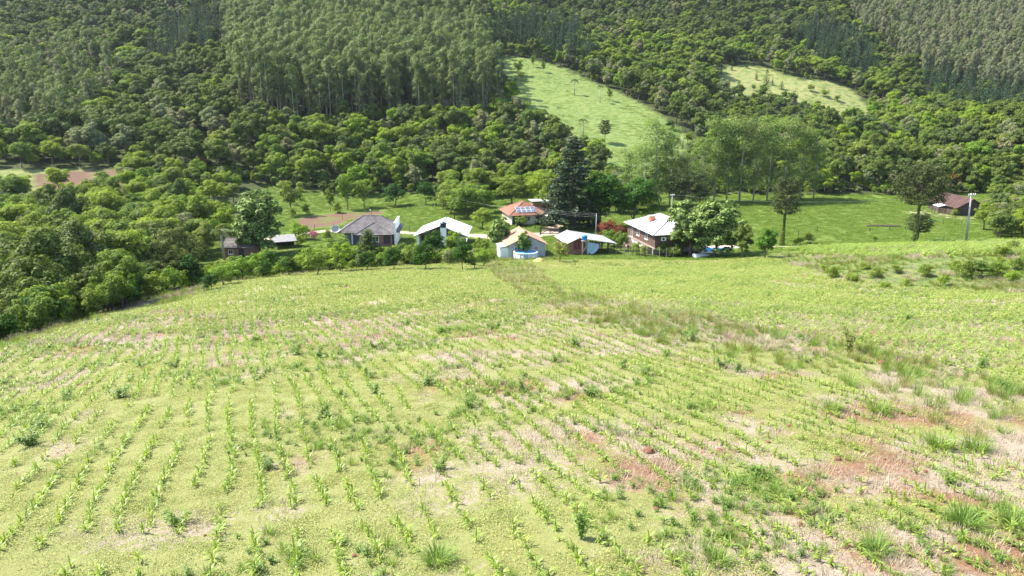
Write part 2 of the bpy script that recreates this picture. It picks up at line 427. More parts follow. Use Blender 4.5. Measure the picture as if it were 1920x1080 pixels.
def ground_material():
    m, nt, b = new_mat('ground_soil_and_grass')
    L = nt.links
    tc = N(nt, 'ShaderNodeTexCoord')
    def noise(scale, det=5, rough=0.6):
        n = N(nt, 'ShaderNodeTexNoise'); n.inputs['Scale'].default_value = scale; n.inputs['Detail'].default_value = det; n.inputs['Roughness'].default_value = rough
        L.new(tc.outputs['Object'], n.inputs['Vector']); return n.outputs['Fac']
    def math_(op, a, b_=None, clamp=False):
        n = N(nt, 'ShaderNodeMath', operation=op); n.use_clamp = clamp
        for i, q in enumerate((a, b_)):
            if q is None: continue
            if isinstance(q, (int, float)): n.inputs[i].default_value = q
            else: L.new(q, n.inputs[i])
        return n.outputs[0]
    def step(x, lo, hi):
        n = N(nt, 'ShaderNodeMapRange'); n.interpolation_type = 'SMOOTHSTEP'
        n.inputs['From Min'].default_value = lo; n.inputs['From Max'].default_value = hi
        L.new(x, n.inputs['Value']); return n.outputs[0]
    def mix(f, a, c):
        n = N(nt, 'ShaderNodeMix', data_type='RGBA')
        L.new(f, n.inputs[0])
        for i, q in ((6, a), (7, c)):
            if isinstance(q, tuple): n.inputs[i].default_value = (*q, 1)
            else: L.new(q, n.inputs[i])
        return n.outputs[2]
    def attr(nm):
        a = N(nt, 'ShaderNodeAttribute'); a.attribute_name = nm
        s = N(nt, 'ShaderNodeSeparateColor'); L.new(a.outputs['Color'], s.inputs[0]); return s.outputs
    A, B, C = attr('mA'), attr('mB'), attr('mC')
    nf, nm_, ns, nxl = noise(38, 6, 0.75), noise(6, 6, 0.65), noise(1.3, 5, 0.6), noise(0.12, 5, 0.6)
    # field: straw litter, red soil, green mat
    straw = mix(step(nf, 0.35, 0.68), (0.19,0.145,0.10), (0.45,0.385,0.295))
    soil = mix(step(nf, 0.35, 0.65), (0.13,0.062,0.036), (0.31,0.175,0.105))
    f = mix(step(math_('ADD', math_('ADD', A[2], math_('MULTIPLY', math_('SUBTRACT', nf, 0.5), 0.55)), math_('MULTIPLY', math_('SUBTRACT', nm_, 0.5), 0.4)), 0.58, 0.70), straw, soil)
    cv = step(math_('ADD', math_('ADD', A[1], math_('MULTIPLY', math_('SUBTRACT', nf, 0.5), 0.30)), math_('MULTIPLY', math_('SUBTRACT', nm_, 0.5), 0.6)), 0.47, 0.60)
    f = mix(step(noise(14, 5, .75), 0.56, 0.66), f, (0.12,0.064,0.04))
    grn = mix(step(nf, 0.3, 0.7), (0.131,0.135,0.045), (0.279,0.299,0.090))
    f = mix(math_('MULTIPLY', cv, 0.92), f, grn)
    # meadow
    md = mix(step(ns, 0.35, 0.65), (0.062,0.108,0.015), (0.115,0.165,0.024))
    md = mix(step(math_('ADD', math_('MULTIPLY', nm_, .6), math_('MULTIPLY', nxl, .5)), 0.55, 0.70), md, (0.165,0.185,0.045))
    md = mix(step(nf, 0.58, 0.70), md, (0.045,0.08,0.014))
    # pasture
    pa = mix(step(noise(0.5, 6, 0.7), 0.38, 0.62), (0.092,0.145,0.032), (0.165,0.20,0.058))
    pa = mix(step(noise(1.1, 4, 0.7), 0.62, 0.70), pa, (0.057,0.090,0.018))
    pa = mix(math_('MULTIPLY', C[2], step(noise(0.35, 5, .7), .4, .6)), pa, (0.225,0.215,0.085))
    # forest floor
    ff = mix(step(ns, 0.35, 0.65), (0.029,0.037,0.011), (0.061,0.078,0.023))
    dirt = mix(step(nm_, 0.35, 0.65), (0.344,0.262,0.189), (0.451,0.369,0.287))
    red = mix(step(nf, 0.35, 0.65), (0.085,0.048,0.034), (0.175,0.105,0.07))
    bank = mix(step(ns, 0.40, 0.62), (0.082,0.123,0.029), (0.156,0.180,0.053))
    bank = mix(step(nm_, 0.56, 0.66), bank, (0.197,0.156,0.098))
    c = mix(B[1], ff, pa)
    c = mix(C[1], c, bank)
    c = mix(B[0], c, md)
    c = mix(A[0], c, f)
    c = mix(C[0], c, red)
    c = mix(math_('MULTIPLY', B[2], step(math_('ADD', B[2], math_('MULTIPLY', math_('SUBTRACT', nm_, .5), .8)), .35, .6)), c, dirt)
    L.new(c, b.inputs['Base Color'])
    b.inputs['Roughness'].default_value = 0.95; b.inputs['Specular IOR Level'].default_value = 0.15
    bp = N(nt, 'ShaderNodeBump'); bp.inputs['Strength'].default_value = 0.7; bp.inputs['Distance'].default_value = 0.09
    hgt = math_('ADD', math_('MULTIPLY', nf, 0.6), math_('MULTIPLY', nm_, 1.0))
    L.new(hgt, bp.inputs['Height']); L.new(bp.outputs['Normal'], b.inputs['Normal'])
    return m
ground = make_ground()

# ---------------------------------------------------------------- stuff by geometry nodes
def gn_stuff(name, pts, idx, rot, scl, protos, label, cat):
    """protos: list of meshes"""
    n = len(pts)
    me = bpy.data.meshes.new(name); me.vertices.add(n); me.vertices.foreach_set('co', np.asarray(pts, np.float32).ravel())
    a = me.attributes.new('pi', 'INT', 'POINT'); a.data.foreach_set('value', np.asarray(idx, np.int32))
    a = me.attributes.new('pr', 'FLOAT_VECTOR', 'POINT'); a.data.foreach_set('vector', np.asarray(rot, np.float32).ravel())
    a = me.attributes.new('ps', 'FLOAT_VECTOR', 'POINT')
    scl = np.asarray(scl, np.float32)
    if scl.ndim == 1: scl = np.repeat(scl[:, None], 3, 1)
    a.data.foreach_set('vector', scl.ravel())
    for mt in {m for p in protos for m in p.materials}: me.materials.append(mt)
    col = bpy.data.collections.new(name + '_kinds')
    for k, p in enumerate(protos):
        col.objects.link(bpy.data.objects.new('%s_kind_%02d' % (name, k), p))
    ng = bpy.data.node_groups.new(name + '_scatter', 'GeometryNodeTree')
    ng.interface.new_socket('Geometry', in_out='INPUT', socket_type='NodeSocketGeometry')
    ng.interface.new_socket('Geometry', in_out='OUTPUT', socket_type='NodeSocketGeometry')
    gi = ng.nodes.new('NodeGroupInput'); go = ng.nodes.new('NodeGroupOutput')
    ci = ng.nodes.new('GeometryNodeCollectionInfo'); ci.inputs['Collection'].default_value = col
    ci.inputs['Separate Children'].default_value = True; ci.inputs['Reset Children'].default_value = True
    ip = ng.nodes.new('GeometryNodeInstanceOnPoints'); ip.inputs['Pick Instance'].default_value = True
    def na(nm, t):
        q = ng.nodes.new('GeometryNodeInputNamedAttribute'); q.data_type = t; q.inputs['Name'].default_value = nm
        return [s for s in q.outputs if s.enabled and s.name == 'Attribute'][0]
    er = ng.nodes.new('FunctionNodeEulerToRotation')
    l = ng.links
    l.new(gi.outputs[0], ip.inputs['Points']); l.new(ci.outputs[0], ip.inputs['Instance'])
    l.new(na('pi', 'INT'), ip.inputs['Instance Index'])
    l.new(na('pr', 'FLOAT_VECTOR'), er.inputs[0]); l.new(er.outputs[0], ip.inputs['Rotation'])
    l.new(na('ps', 'FLOAT_VECTOR'), ip.inputs['Scale'])
    l.new(ip.outputs[0], go.inputs[0])
    o = link(name, me)
    md = o.modifiers.new('scatter', 'NODES'); md.node_group = ng
    tag(o, label, cat, kind='stuff')
    return o

# ---------------------------------------------------------------- small plants
def leafquads(C, Nrm, size, aspect=0.55, r=None, fold=0.0):
    """diamond leaves: centre, facing normal, length; returns V, F"""
    r = r or rng
    n = len(C)
    t = r.normal(size=(n, 3)); Nn = Nrm/np.linalg.norm(Nrm, axis=1, keepdims=True)
    t -= (t*Nn).sum(1, keepdims=True)*Nn; t /= np.linalg.norm(t, axis=1, keepdims=True)
    s = np.cross(Nn, t)
    sz = np.asarray(size).reshape(-1, 1)
    V = np.stack([C - t*sz*0.5, C + s*sz*aspect*0.5 + Nn*sz*fold, C + t*sz*0.5, C - s*sz*aspect*0.5 + Nn*sz*fold], 1).reshape(-1, 3)
    F = np.arange(n*4).reshape(n, 4)
    return V, F
def blades(base, heading, L, W, lean, curve, segs=3):
    """arched blades: base (n,3), heading angle, length, width, initial lean from vertical, extra curve"""
    n = len(base); V = []; F = []
    d = np.stack([np.cos(heading), np.sin(heading)], 1); s = np.stack([-np.sin(heading), np.cos(heading)], 1)
    p = base.copy(); rows = []
    for k in range(segs+1):
        w = W*np.array([0.7, 1.0, 0.75, 0.08, 0.05])[min(k, 4)] if segs == 3 else W*(1-k/segs*0.9)
        sv = np.concatenate([s*w[:, None]*0.5, np.zeros((n, 1))], 1)
        rows.append(np.stack([p-sv, p+sv], 1))
        a = lean + curve*(k+0.5)/segs
        p = p + np.concatenate([d*np.sin(a)[:, None], np.cos(a)[:, None]], 1)*(L/segs)[:, None]
    V = np.concatenate(rows, 1).reshape(-1, 3)              # n, 2*(segs+1)
    m = 2*(segs+1)
    b = (np.arange(n)*m)[:, None]
    F = np.concatenate([b + np.array([2*k, 2*k+1, 2*k+3, 2*k+2]) for k in range(segs)], 0)
    return V, F
def corn_mesh(k):
    r = np.random.default_rng(100+k); n = 10
    h = r.uniform(0.02, 0.15, n); h.sort()
    hd = np.arange(n)*math.pi + r.normal(0, 0.5, n) + r.uniform(0, 6)
    base = np.stack([0.01*np.cos(hd), 0.01*np.sin(hd), h], 1)
    L = r.uniform(0.20, 0.36, n); W = r.uniform(0.034, 0.052, n)
    lean = r.uniform(0.25, 0.9, n); lean[-1] = 0.10; curve = r.uniform(0.9, 2.0, n); curve[-1] = 0.5
    V, F = blades(base, hd, L, W, lean, curve)
    st = MB().tube([(0,0,-0.03),(0,0,0.2)], [0.014, 0.009], 5)
    V2 = np.array(st.V); F2 = [f for f in st.F if len(f) == 4]
    return np_mesh('corn_plant', np.concatenate([V, V2]), np.concatenate([F, np.array(F2)+len(V)]), L_CORN)
def cover_mesh(k, rad, n, size, hmax, mat=None):
    r = np.random.default_rng(200+k)
    q = rad*np.sqrt(r.uniform(0, 1, n)); t = r.uniform(0, 2*math.pi, n)
    C = np.stack([q*np.cos(t), q*np.sin(t), r.uniform(0.005, hmax, n)*(1-0.5*(q/rad)**2)], 1)
    Nn = r.normal(0, 0.55, (n, 3)) + np.array([0, 0, 1.0])
    V, F = leafquads(C, Nn, r.uniform(0.6, 1.3, n)*size, 0.6, r)
    return np_mesh('seedling_mat', V, F, mat or L_COVER)
def tuft_mesh(k, n, Lr, W, spread, lean, curve, mat, seeds=None):
    r = np.random.default_rng(300+k)
    t = r.uniform(0, 2*math.pi, n); q = spread*np.sqrt(r.uniform(0, 1, n))
    base = np.stack([q*np.cos(t), q*np.sin(t), np.full(n, -0.02)], 1)
    V, F = blades(base, t + r.normal(0, 0.6, n), r.uniform(*Lr, n), r.uniform(0.7, 1.3, n)*W, r.uniform(0.02, lean, n), r.uniform(0.1, curve, n))
    mats = [mat]; mi = np.zeros(len(F), int)
    if seeds:
        m = len(V)//n
        tip = V.reshape(n, m, 3)[:, -1]
        sel = r.uniform(size=n) < seeds[1]
        C = np.repeat(tip[sel], 4, 0) + r.normal(0, 0.03, (sel.sum()*4, 3))
        v2, f2 = leafquads(C, r.normal(size=(len(C), 3)), np.full(len(C), seeds[2]), 0.5, r)
        F = np.concatenate([F, f2+len(V)]); V = np.concatenate([V, v2]); mats.append(seeds[0]); mi = np.concatenate([mi, np.ones(len(f2), int)])
    return np_mesh('grass_tuft', V, F, mats, mi)
def weed_mesh(k, h, w, n, leaf, mat=None):
    """leafy upright weed: several thin stems with leaves along them"""
    r = np.random.default_rng(400+k); C = []; Nn = []
    ns = r.integers(5, 9); st = MB()
    for i in range(ns):
        a = r.uniform(0, 2*math.pi); tip = np.array([w*0.5*r.uniform(.2, 1)*math.cos(a), w*0.5*r.uniform(.2, 1)*math.sin(a), h*r.uniform(.6, 1.0)])
        mid = tip*np.array([.35, .35, .55])
        st.tube([(0,0,-0.03), mid, tip], [0.008, 0.006, 0.002], 4, False)
        t = r.uniform(0.12, 1, n//ns)
        p = np.where(t[:, None] < .5, mid*t[:, None]*2, mid+(tip-mid)*(t[:, None]*2-1))
        off = r.normal(0, 1, (len(t), 3)); off /= np.linalg.norm(off, axis=1, keepdims=True)
        C.append(p + off*leaf*r.uniform(.4, 1.6, (len(t), 1))); Nn.append(off*0.5 + np.array([0, 0, .8]))
    C = np.concatenate(C); Nn = np.concatenate(Nn); C[:, 2] = np.maximum(C[:, 2], 0.01)
    V, F = leafquads(C, Nn, r.uniform(.6, 1.3, len(C))*leaf, 0.42, r)
    V2 = np.array(st.V); F2 = np.array([f for f in st.F if len(f) == 4])
    return np_mesh('weed', np.concatenate([V, V2]), np.concatenate([F, F2+len(V)]), mat or L_WEED)

def in_view(x, y, z, mu=650, mv=420):
    u, v, d = proj(x, y, z)
    return (u > -mu) & (u < 1920+mu) & (v > -mv) & (v < 1080+mv) & (d > 1)

L_GRASS2 = leaf_mat('blade_green', [(0.17,0.26,0.055),(0.21,0.29,0.06),(0.15,0.24,0.05)], 0.4, 0.55, 0.2, 0.4)
L_MEAD = leaf_mat('blade_meadow', [(0.125,0.19,0.026),(0.15,0.21,0.032),(0.11,0.18,0.024)], 0.35, 0.6, 0.15, 0.4)
def make_field_plants():
    # --- corn in rows
    th = R(-21.5); dr = np.array([math.sin(th), math.cos(th)]); nr = np.array([math.cos(th), -math.sin(th)])
    PX = []; ROW = []
    for k in range(-88, 130):
        s = np.arange(-5, 135, 0.155)
        off = k*0.76
        bend = 0.55*np.sin(s*0.06 + k*0.012) + 0.12*np.sin(s*0.5 + k)
        x = off*nr[0] + s*dr[0] + bend*nr[0]; y = off*nr[1] + s*dr[1] + bend*nr[1]
        PX.append(np.stack([x, y], 1)); ROW.append(np.full(len(s), k))
    Q = np.concatenate(PX); Q += rng.normal(0, 0.045, Q.shape)
    x, y = Q[:, 0], Q[:, 1]
    keep = (y > 4) & (x > field_left(y)+1.0) & (y < field_far(x)-1.5)
    keep &= fbm(x, y, 1.3, 61, 2) + 0.25*rng.uniform(size=len(x)) + 0.10*np.clip((y-30)/30, 0, 1) > 0.50 + 0.10*np.clip((y-30)/30, 0, 1)
    Q = Q[keep]; x, y = Q[:, 0], Q[:, 1]; z = T(x, y)
    u, v, d = proj(x, y, z)
    # the strip of tall grass cuts the corn off from the field on the right
    uu = np.interp(v, [480, 500, 545, 572, 600, 630, 700, 740, 830, 1000], [920, 940, 985, 1050, 1120, 1250, 1500, 1640, 1800, 2400])
    keep = in_view(x, y, z) & (u < uu) & ~inpoly(u, v, POLY_BAND)
    Q = Q[keep]; z = z[keep]; d = d[keep]; v = v[keep]; u = u[keep]
    protos = [corn_mesh(k) for k in range(8)]
    order = np.argsort(d)
    vis = [i for i in order if 5 < u[i] < 1915 and v[i] < 1072]
    near = vis[:300]; nset = np.zeros(len(Q), bool); nset[near] = True
    for i in near:
        o = link('corn_plant', protos[int(rng.integers(8))], None, (Q[i,0], Q[i,1], z[i]-0.01), float(rng.uniform(0, 6.3)))
        o.scale = (float(rng.uniform(0.42, 0.9)),)*3
        tag(o, 'young bright green corn plant in a row on the weedy slope', 'corn plant', 'young corn plants in rows on the slope')
    r = ~nset; n = r.sum()
    rot = np.stack([rng.normal(0, .08, n), rng.normal(0, .08, n), rng.uniform(0, 6.3, n)], 1)
    far = np.clip((Q[r, 1]-35)/50, 0, 1)
    gn_stuff('corn_rows', np.stack([Q[r,0], Q[r,1], z[r]-0.01], 1), rng.integers(0, 8, n), rot, rng.uniform(0.42, 0.88, n)*(1+0.1*far), protos,
             'rows of young corn plants running down the slope', 'corn')
    # --- field on the right beyond the strip: closer, finer rows
    th = R(62); dr = np.array([math.sin(th), math.cos(th)]); nr = np.array([math.cos(th), -math.sin(th)])
    PX = []
    for k in range(-130, 130):
        s = np.arange(-100, 160, 0.42)
        b = 0.5*np.sin(s*0.05+k*.01)
        PX.append(np.stack([k*0.62*nr[0]+s*dr[0]+b*nr[0], k*0.62*nr[1]+s*dr[1]+b*nr[1]], 1))
    Q = np.concatenate(PX); Q += rng.normal(0, 0.10, Q.shape)
    x, y = Q[:, 0], Q[:, 1]
    k1 = (y > 24) & (y < field_far(x)-1.0) & (x > -6) & (x < 62)
    Q = Q[k1]; x, y = Q[:, 0], Q[:, 1]; z = T(x, y); u, v, d = proj(x, y, z)
    uu = np.interp(v, [480, 500, 545, 572, 600, 630, 700, 740, 830, 1000], [920, 940, 985, 1050, 1120, 1250, 1500, 1640, 1800, 2400])
    k2 = in_view(x, y, z) & (u > uu) & ~inpoly(u, v, POLY_BAND) & ~inpoly(u, v, POLY_BANK) & (rng.uniform(size=len(x)) < 0.85)
    Q = Q[k2]; z = z[k2]; n = len(Q)
    soy = [weed_mesh(50+k, 0.30, 0.42, 34, 0.15, L_CORN) for k in range(4)]
    rot = np.stack([np.zeros(n), np.zeros(n), rng.uniform(0, 6.3, n)], 1)
    gn_stuff('crop_rows', np.stack([Q[:,0], Q[:,1], z], 1), rng.integers(0, 4, n), rot, rng.uniform(0.6, 1.1, n), soy,
             'fine dense rows of low crop in the field beside the swimming pool', 'crop')
    # crop above the bank on the right
    n0 = 9000; x = rng.uniform(48, 125, n0); y = rng.uniform(74, 124, n0); z = T(x, y); u, v, d = proj(x, y, z)
    k = (v < 500) & inpoly(u, v, [(1440,470),(1560,460),(1700,452),(1990,448),(1990,475),(1700,486),(1560,482),(1470,480)]); n = k.sum()
    gn_stuff('crop_on_bank', np.stack([x[k], y[k], z[k]], 1), rng.integers(0, 4, n), np.stack([0*x[k], 0*x[k], rng.uniform(0, 6.3, n)], 1), rng.uniform(1.2, 2.2, n), soy,
             'low green crop on top of the grassy bank by the concrete pole', 'crop')
    # --- green seedling mat
    near_m = [cover_mesh(k, 0.36, 210, 0.031, 0.085) for k in range(5)]
    far_m = [cover_mesh(10+k, 0.75, 170, 0.085, 0.18) for k in range(5)]
    for (nm, y0, y1, dens, protos, lab, h0) in (('seedling_mat', 4, 46, 6.2, near_m, 'mat of tiny yellow-green seedlings between the near corn rows', .8),
                                         ('seedling_mat', 44, 115, 2.0, far_m, 'mat of yellow-green seedlings on the far part of the slope', .8)):
        w = min(1.0*y1+9, 62); n0 = int(2*w*(y1-y0)*dens)
        x = rng.uniform(-w, w, n0); y = rng.uniform(y0, y1, n0)
        k = (np.abs(x) < 1.0*y+9) & (x > field_left(y)) & (y < field_far(x)-0.5)
        x, y = x[k], y[k]
        c = cover_noise(x, y)
        k = (c + 0.30*(fbm(x, y, .8, 23, 2)-.5) + 0.22*(rng.uniform(size=len(x))-0.5) > 0.50) | (rng.uniform(size=len(x)) < .10)
        x, y = x[k], y[k]; z = T(x, y); u, v, d = proj(x, y, z)
        k = in_view(x, y, z) & ~inpoly(u, v, POLY_BANK)
        x, y, z = x[k], y[k], z[k]; n = len(x)
        gn_stuff(nm, np.stack([x, y, z], 1), rng.integers(0, 5, n), np.stack([rng.normal(0,.05,n), rng.normal(0,.05,n)-0.15*0, rng.uniform(0,6.3,n)], 1), rng.uniform(.7, 1.3, n), protos, lab, 'ground cover')
    # --- straw litter
    straw = [tuft_mesh(20+k, 60, (0.10, 0.28), 0.012, 0.35, 1.5, 0.3, L_DRY) for k in range(3)]
    n0 = 34000; x = rng.uniform(-55, 58, n0); y = rng.uniform(5, 55, n0)
    k = (np.abs(x) < 1.0*y+8) & (x > field_left(y)); x, y = x[k], y[k]
    k = cover_noise(x, y) < 0.50 + 0.06*rng.normal(size=len(x)); x, y = x[k], y[k]; z = T(x, y); k = in_view(x, y, z); x, y, z = x[k], y[k], z[k]; n = len(x)
    gn_stuff('straw_litter', np.stack([x, y, z-0.03], 1), rng.integers(0, 3, n), np.stack([0*x, 0*x, rng.uniform(0, 6.3, n)], 1), rng.uniform(.6, 1.2, n)*np.array([1.0])[0], straw, 'pale dry straw lying between the corn rows', 'straw')
    # --- weeds scattered everywhere in the field
    weeds = [weed_mesh(k, 0.36, 0.6, 150, 0.08) for k in range(5)] + [tuft_mesh(30+k, 70, (0.25, 0.55), 0.014, 0.10, 0.9, 1.3, L_GRASS2) for k in range(3)]
    def wz(x, y): return fbm(x, y, 5, 71, 3) + 0.06*np.clip((y-24)/8, 0, 1)*np.clip((75-y)/20, 0, 1) + 0.05*np.clip((x-2)/10, 0, 1)
    n0 = 80000; y = 9 + 106*rng.uniform(0, 1, n0)**.8; x = rng.uniform(-1.05, 1.05, n0)*(y+5)
    k = (np.abs(x) < 1.0*y+8) & (x > field_left(y)) & (y < field_far(x)-0.5); x, y = x[k], y[k]
    zz = T(x, y); uu_, vv_, dd_ = proj(x, y, zz); k = wz(x, y) + 0.25*rng.uniform(size=len(x)) + .10*inpoly(uu_, vv_, POLY_BAND) > 0.81; x, y = x[k], y[k]; z = T(x, y); u, v, d = proj(x, y, z)
    k = in_view(x, y, z) & ~inpoly(u, v, POLY_BANK); x, y, z = x[k], y[k], z[k]; n = len(x)
    gn_stuff('weeds', np.stack([x, y, z], 1), rng.integers(0, 8, n), np.stack([rng.normal(0,.1,n), rng.normal(0,.1,n), rng.uniform(0,6.3,n)], 1), rng.uniform(.28, .75, n)*(1+.4*np.clip((y-40)/60, 0, 1)), weeds, 'small leafy weeds scattered over the corn field', 'weeds')
    # single big weeds that the photograph shows
    W = [(228,745,1.5,'w'),(690,708,1.1,'w'),(608,782,1.2,'w'),(800,722,1.4,'w'),(703,738,1.1,'w'),(1165,690,1.2,'w'),(1080,650,1.5,'w'),(1040,680,1.1,'w'),
         (980,735,1.3,'w'),(880,765,1.1,'w'),(1350,690,1.2,'w'),(1385,698,1.1,'w'),(1250,668,1.0,'w'),(1590,660,1.9,'y'),(1460,635,1.6,'g'),(1415,890,1.0,'w'),
         (1640,1035,1.1,'g'),(1810,985,1.3,'g'),(1780,910,1.0,'w'),(1760,840,1.5,'g'),(1830,845,1.4,'g'),(1650,775,1.4,'g'),(1560,770,1.2,'g'),(820,1055,1.1,'g'),
         (1090,1010,1.2,'s'),(1345,1055,1.0,'g'),(60,835,1.4,'w'),(75,805,1.2,'w'),(330,690,1.3,'w'),(555,665,1.6,'w'),(480,640,1.2,'w'),(600,670,1.3,'w'),(760,610,1.4,'w'),(830,625,1.5,'w'),
         (700,655,1.2,'w'),(1300,640,1.5,'w'),(1880,730,1.4,'w'),(1840,690,1.3,'w'),(1440,560,1.5,'w'),(1340,520,1.4,'w'),(1540,555,1.3,'w'),(1700,600,1.5,'w'),(880,590,1.4,'w'),
         (930,620,1.4,'w'),(640,745,.9,'w'),(125,745,1.1,'w'),(265,690,1.0,'w'),(1110,745,1.2,'w'),(1210,705,1.1,'w'),(1900,985,1.2,'g'),(330,985,1.0,'w'),(505,880,.9,'w'),(830,880,.9,'w')]
    base_w = [weed_mesh(70+k, 0.50, 1.0, 520, 0.085) for k in range(3)]
    base_g = [tuft_mesh(40+k, 230, (0.25, 0.6), 0.014, 0.20, 1.0, 1.4, L_GRASS2) for k in range(2)]
    base_y = [weed_mesh(80, 1.1, 1.0, 500, 0.08, L_GRASS)]
    sap = [weed_mesh(81, 0.9, 0.5, 420, 0.075)]
    lab = {'w': 'bushy dark green weed clump standing out among the corn seedlings', 'g': 'tall green grass clump growing among the corn seedlings',
           'y': 'large grey-green bush with yellow flowers in the tall grass strip', 's': 'thin feathery sapling with its own shadow among the corn'}
    for i, (u, v, s, kd) in enumerate(W):
        g = G(u, v); ms = {'w': base_w, 'g': base_g, 'y': base_y, 's': sap}[kd]
        o = link({'w': 'weed_clump', 'g': 'grass_clump', 'y': 'flowering_bush', 's': 'sapling'}[kd], ms[i % len(ms)], None, g, float(rng.uniform(0, 6.3)))
        o.scale = (s*.85,)*3
        tag(o, lab[kd], {'w': 'weed', 'g': 'grass clump', 'y': 'bush', 's': 'sapling'}[kd], {'w': 'weed clumps in the corn field', 'g': 'grass clumps in the corn field'}.get(kd))
    # --- tall grass strip, ledge and bank
    tg = [tuft_mesh(50+k, 90, (0.45, 0.95), 0.016, 0.3, 0.45, 1.1, (L_GRASS, L_GRASS2, L_GRASS)[k]) for k in range(3)]
    tp = [tuft_mesh(60+k, 80, (0.6, 1.0), 0.012, 0.3, 0.3, 0.6, L_GRASS, (L_SEED, 0.55, 0.05)) for k in range(2)]
    td = [tuft_mesh(64+k, 90, (0.4, 0.9), 0.014, 0.35, 0.9, 0.9, L_DRY) for k in range(2)]
    protos = tg + tp + td
    n0 = 76000; y = 14 + 120*np.sqrt(rng.uniform(0, 1, n0)); x = rng.uniform(-1.05, 1.05, n0)*(y+4)
    z = T(x, y); u, v, d = proj(x, y, z)
    band = inpoly(u, v, POLY_BAND)
    ledge = (x > field_left(y)-9) & (x < field_left(y)+1.2) & (y < 112)
    rear = (y > field_far(x)-1.0) & (y < field_far(x)+3.5) & (x > -40) & (x < 8)
    p = np.where(band, 0.42, 0) + np.where(inpoly(u, v, POLY_BANK), 0.75, 0) + np.where(ledge, 0.75, 0) + np.where(rear, 0.5, 0)
    p = p*np.clip(60/d, 0.5, 2)
    k = rng.uniform(size=n0) < p*0.75*(0.4+1.2*fbm(x, y, 4, 91, 3))
    x, y, z, u, v = x[k], y[k], z[k], u[k], v[k]; n = len(x)
    pk = fbm(x, y, 6, 95, 3)
    idx = np.where(pk > 0.62, rng.integers(3, 5, n), np.where(pk < 0.36, rng.integers(5, 7, n), rng.integers(0, 3, n)))
    idx = np.where((v < 560) & (u < 1100) & (u > 900), np.where(rng.uniform(size=n) < .3, rng.integers(3, 5, n), idx), idx)
    gn_stuff('tall_grass', np.stack([x, y, z], 1), idx, np.stack([rng.normal(0,.1,n), rng.normal(0,.1,n), rng.uniform(0,6.3,n)], 1), rng.uniform(.32, .85, n), protos, 'tall seeding grass in the strip between the two crop fields', 'grass')
    # --- rough grass of the valley meadow and the lawns
    mg = [cover_mesh(30+k, 0.9, 90, 0.15, 0.16, L_MEAD) for k in range(3)]
    n0 = 34000; x = rng.uniform(-75, 150, n0); y = rng.uniform(114, 209, n0); rg = regions(x, y)
    k = (rg['valley'] > .5) & (road_weight(x, y) < .1) & ~inpoly(rg['u'], rg['v'], [(550,424),(562,405),(625,397),(725,393),(725,402),(655,413),(628,428),(585,430)]) & (fbm(x, y, 6, 15, 3) > .22) & in_view(x, y, rg['z'])
    x, y, z = x[k], y[k], rg['z'][k]; n = len(x)
    gn_stuff('meadow_grass', np.stack([x, y, z], 1), rng.integers(0, 3, n), np.stack([0*x, 0*x, rng.uniform(0, 6.3, n)], 1), np.stack([rng.uniform(.6, 1.1, n)]*2 + [rng.uniform(.4, 1.0, n)], 1), mg, 'short rough grass covering the valley meadow and lawns', 'grass')
    # pasture tussocks
    n0 = 16000; x = rng.uniform(-40, 180, n0); y = rng.uniform(225, 430, n0); rg = regions(x, y)
    k = rg['past'] & (fbm(x, y, 7, 19, 3) > .56); x, y, z = x[k], y[k], rg['z'][k]; n = len(x)
    gn_stuff('pasture_grass', np.stack([x, y, z], 1), rng.integers(0, 3, n), np.stack([0*x, 0*x, rng.uniform(0, 6.3, n)], 1), rng.uniform(.5, 1.5, n), mg, 'tussocks of grass on the steep pasture', 'grass')
    # --- clods and stones
    def rock_mesh(k):
        r = np.random.default_rng(500+k); m = MB().lathe([(0.0,-.45),(.5,-.35),(.72,0),(.5,.38),(0.0,.5)], 7)
        V = np.array(m.V)*r.uniform(.75, 1.25, (len(m.V), 1)); V[:7] = V[:7].mean(0); V[-7:] = V[-7:].mean(0)
        m.V = [tuple(q) for q in V]; return m.mesh('clod', M_CLOD)
    rocks = [rock_mesh(k) for k in range(4)]
    crumbs = [rocks[0], rocks[2]]
    n0 = 30000; x = rng.uniform(-42, 42, n0); y = 5 + 41*np.sqrt(rng.uniform(0, 1, n0)); k = (np.abs(x) < 1.0*y+8) & (x > field_left(y)); x, y = x[k], y[k]
    k = (cover_noise(x, y) < .50) & (fbm(x, y, 2.6, 41, 4) + .1*rng.normal(size=len(x)) > .46); x, y = x[k], y[k]; z = T(x, y); n = len(x)
    gn_stuff('soil_crumbs', np.stack([x, y, z], 1), rng.integers(0, 2, n), rng.uniform(0, 6.3, (n, 3)), rng.uniform(.012, .05, n)*rng.uniform(.6, 1.6, n), crumbs, 'small crumbs of red soil on the bare patches of the corn field', 'soil')
    CL = [(1215,848,.55,'s'),(598,738,.28,'s'),(1045,680,.16,'c'),(385,645,.3,'c'),(1400,910,.22,'c'),(1570,862,.28,'c'),(1895,1020,.3,'c'),(1555,1000,.2,'c'),(1500,985,.25,'c'),
          (1450,1075,.2,'c'),(1350,845,.25,'c'),(1440,830,.22,'c'),(1480,800,.25,'c'),(1430,795,.2,'c'),(1395,775,.22,'c'),(1340,765,.25,'c'),(1750,700,.35,'c'),(1655,683,.55,'c'),(1700,680,.4,'c'),
          (1900,880,.25,'c'),(665,1043,.18,'c'),(1735,885,.2,'c'),(1230,955,.2,'c'),(1590,960,.18,'c')]
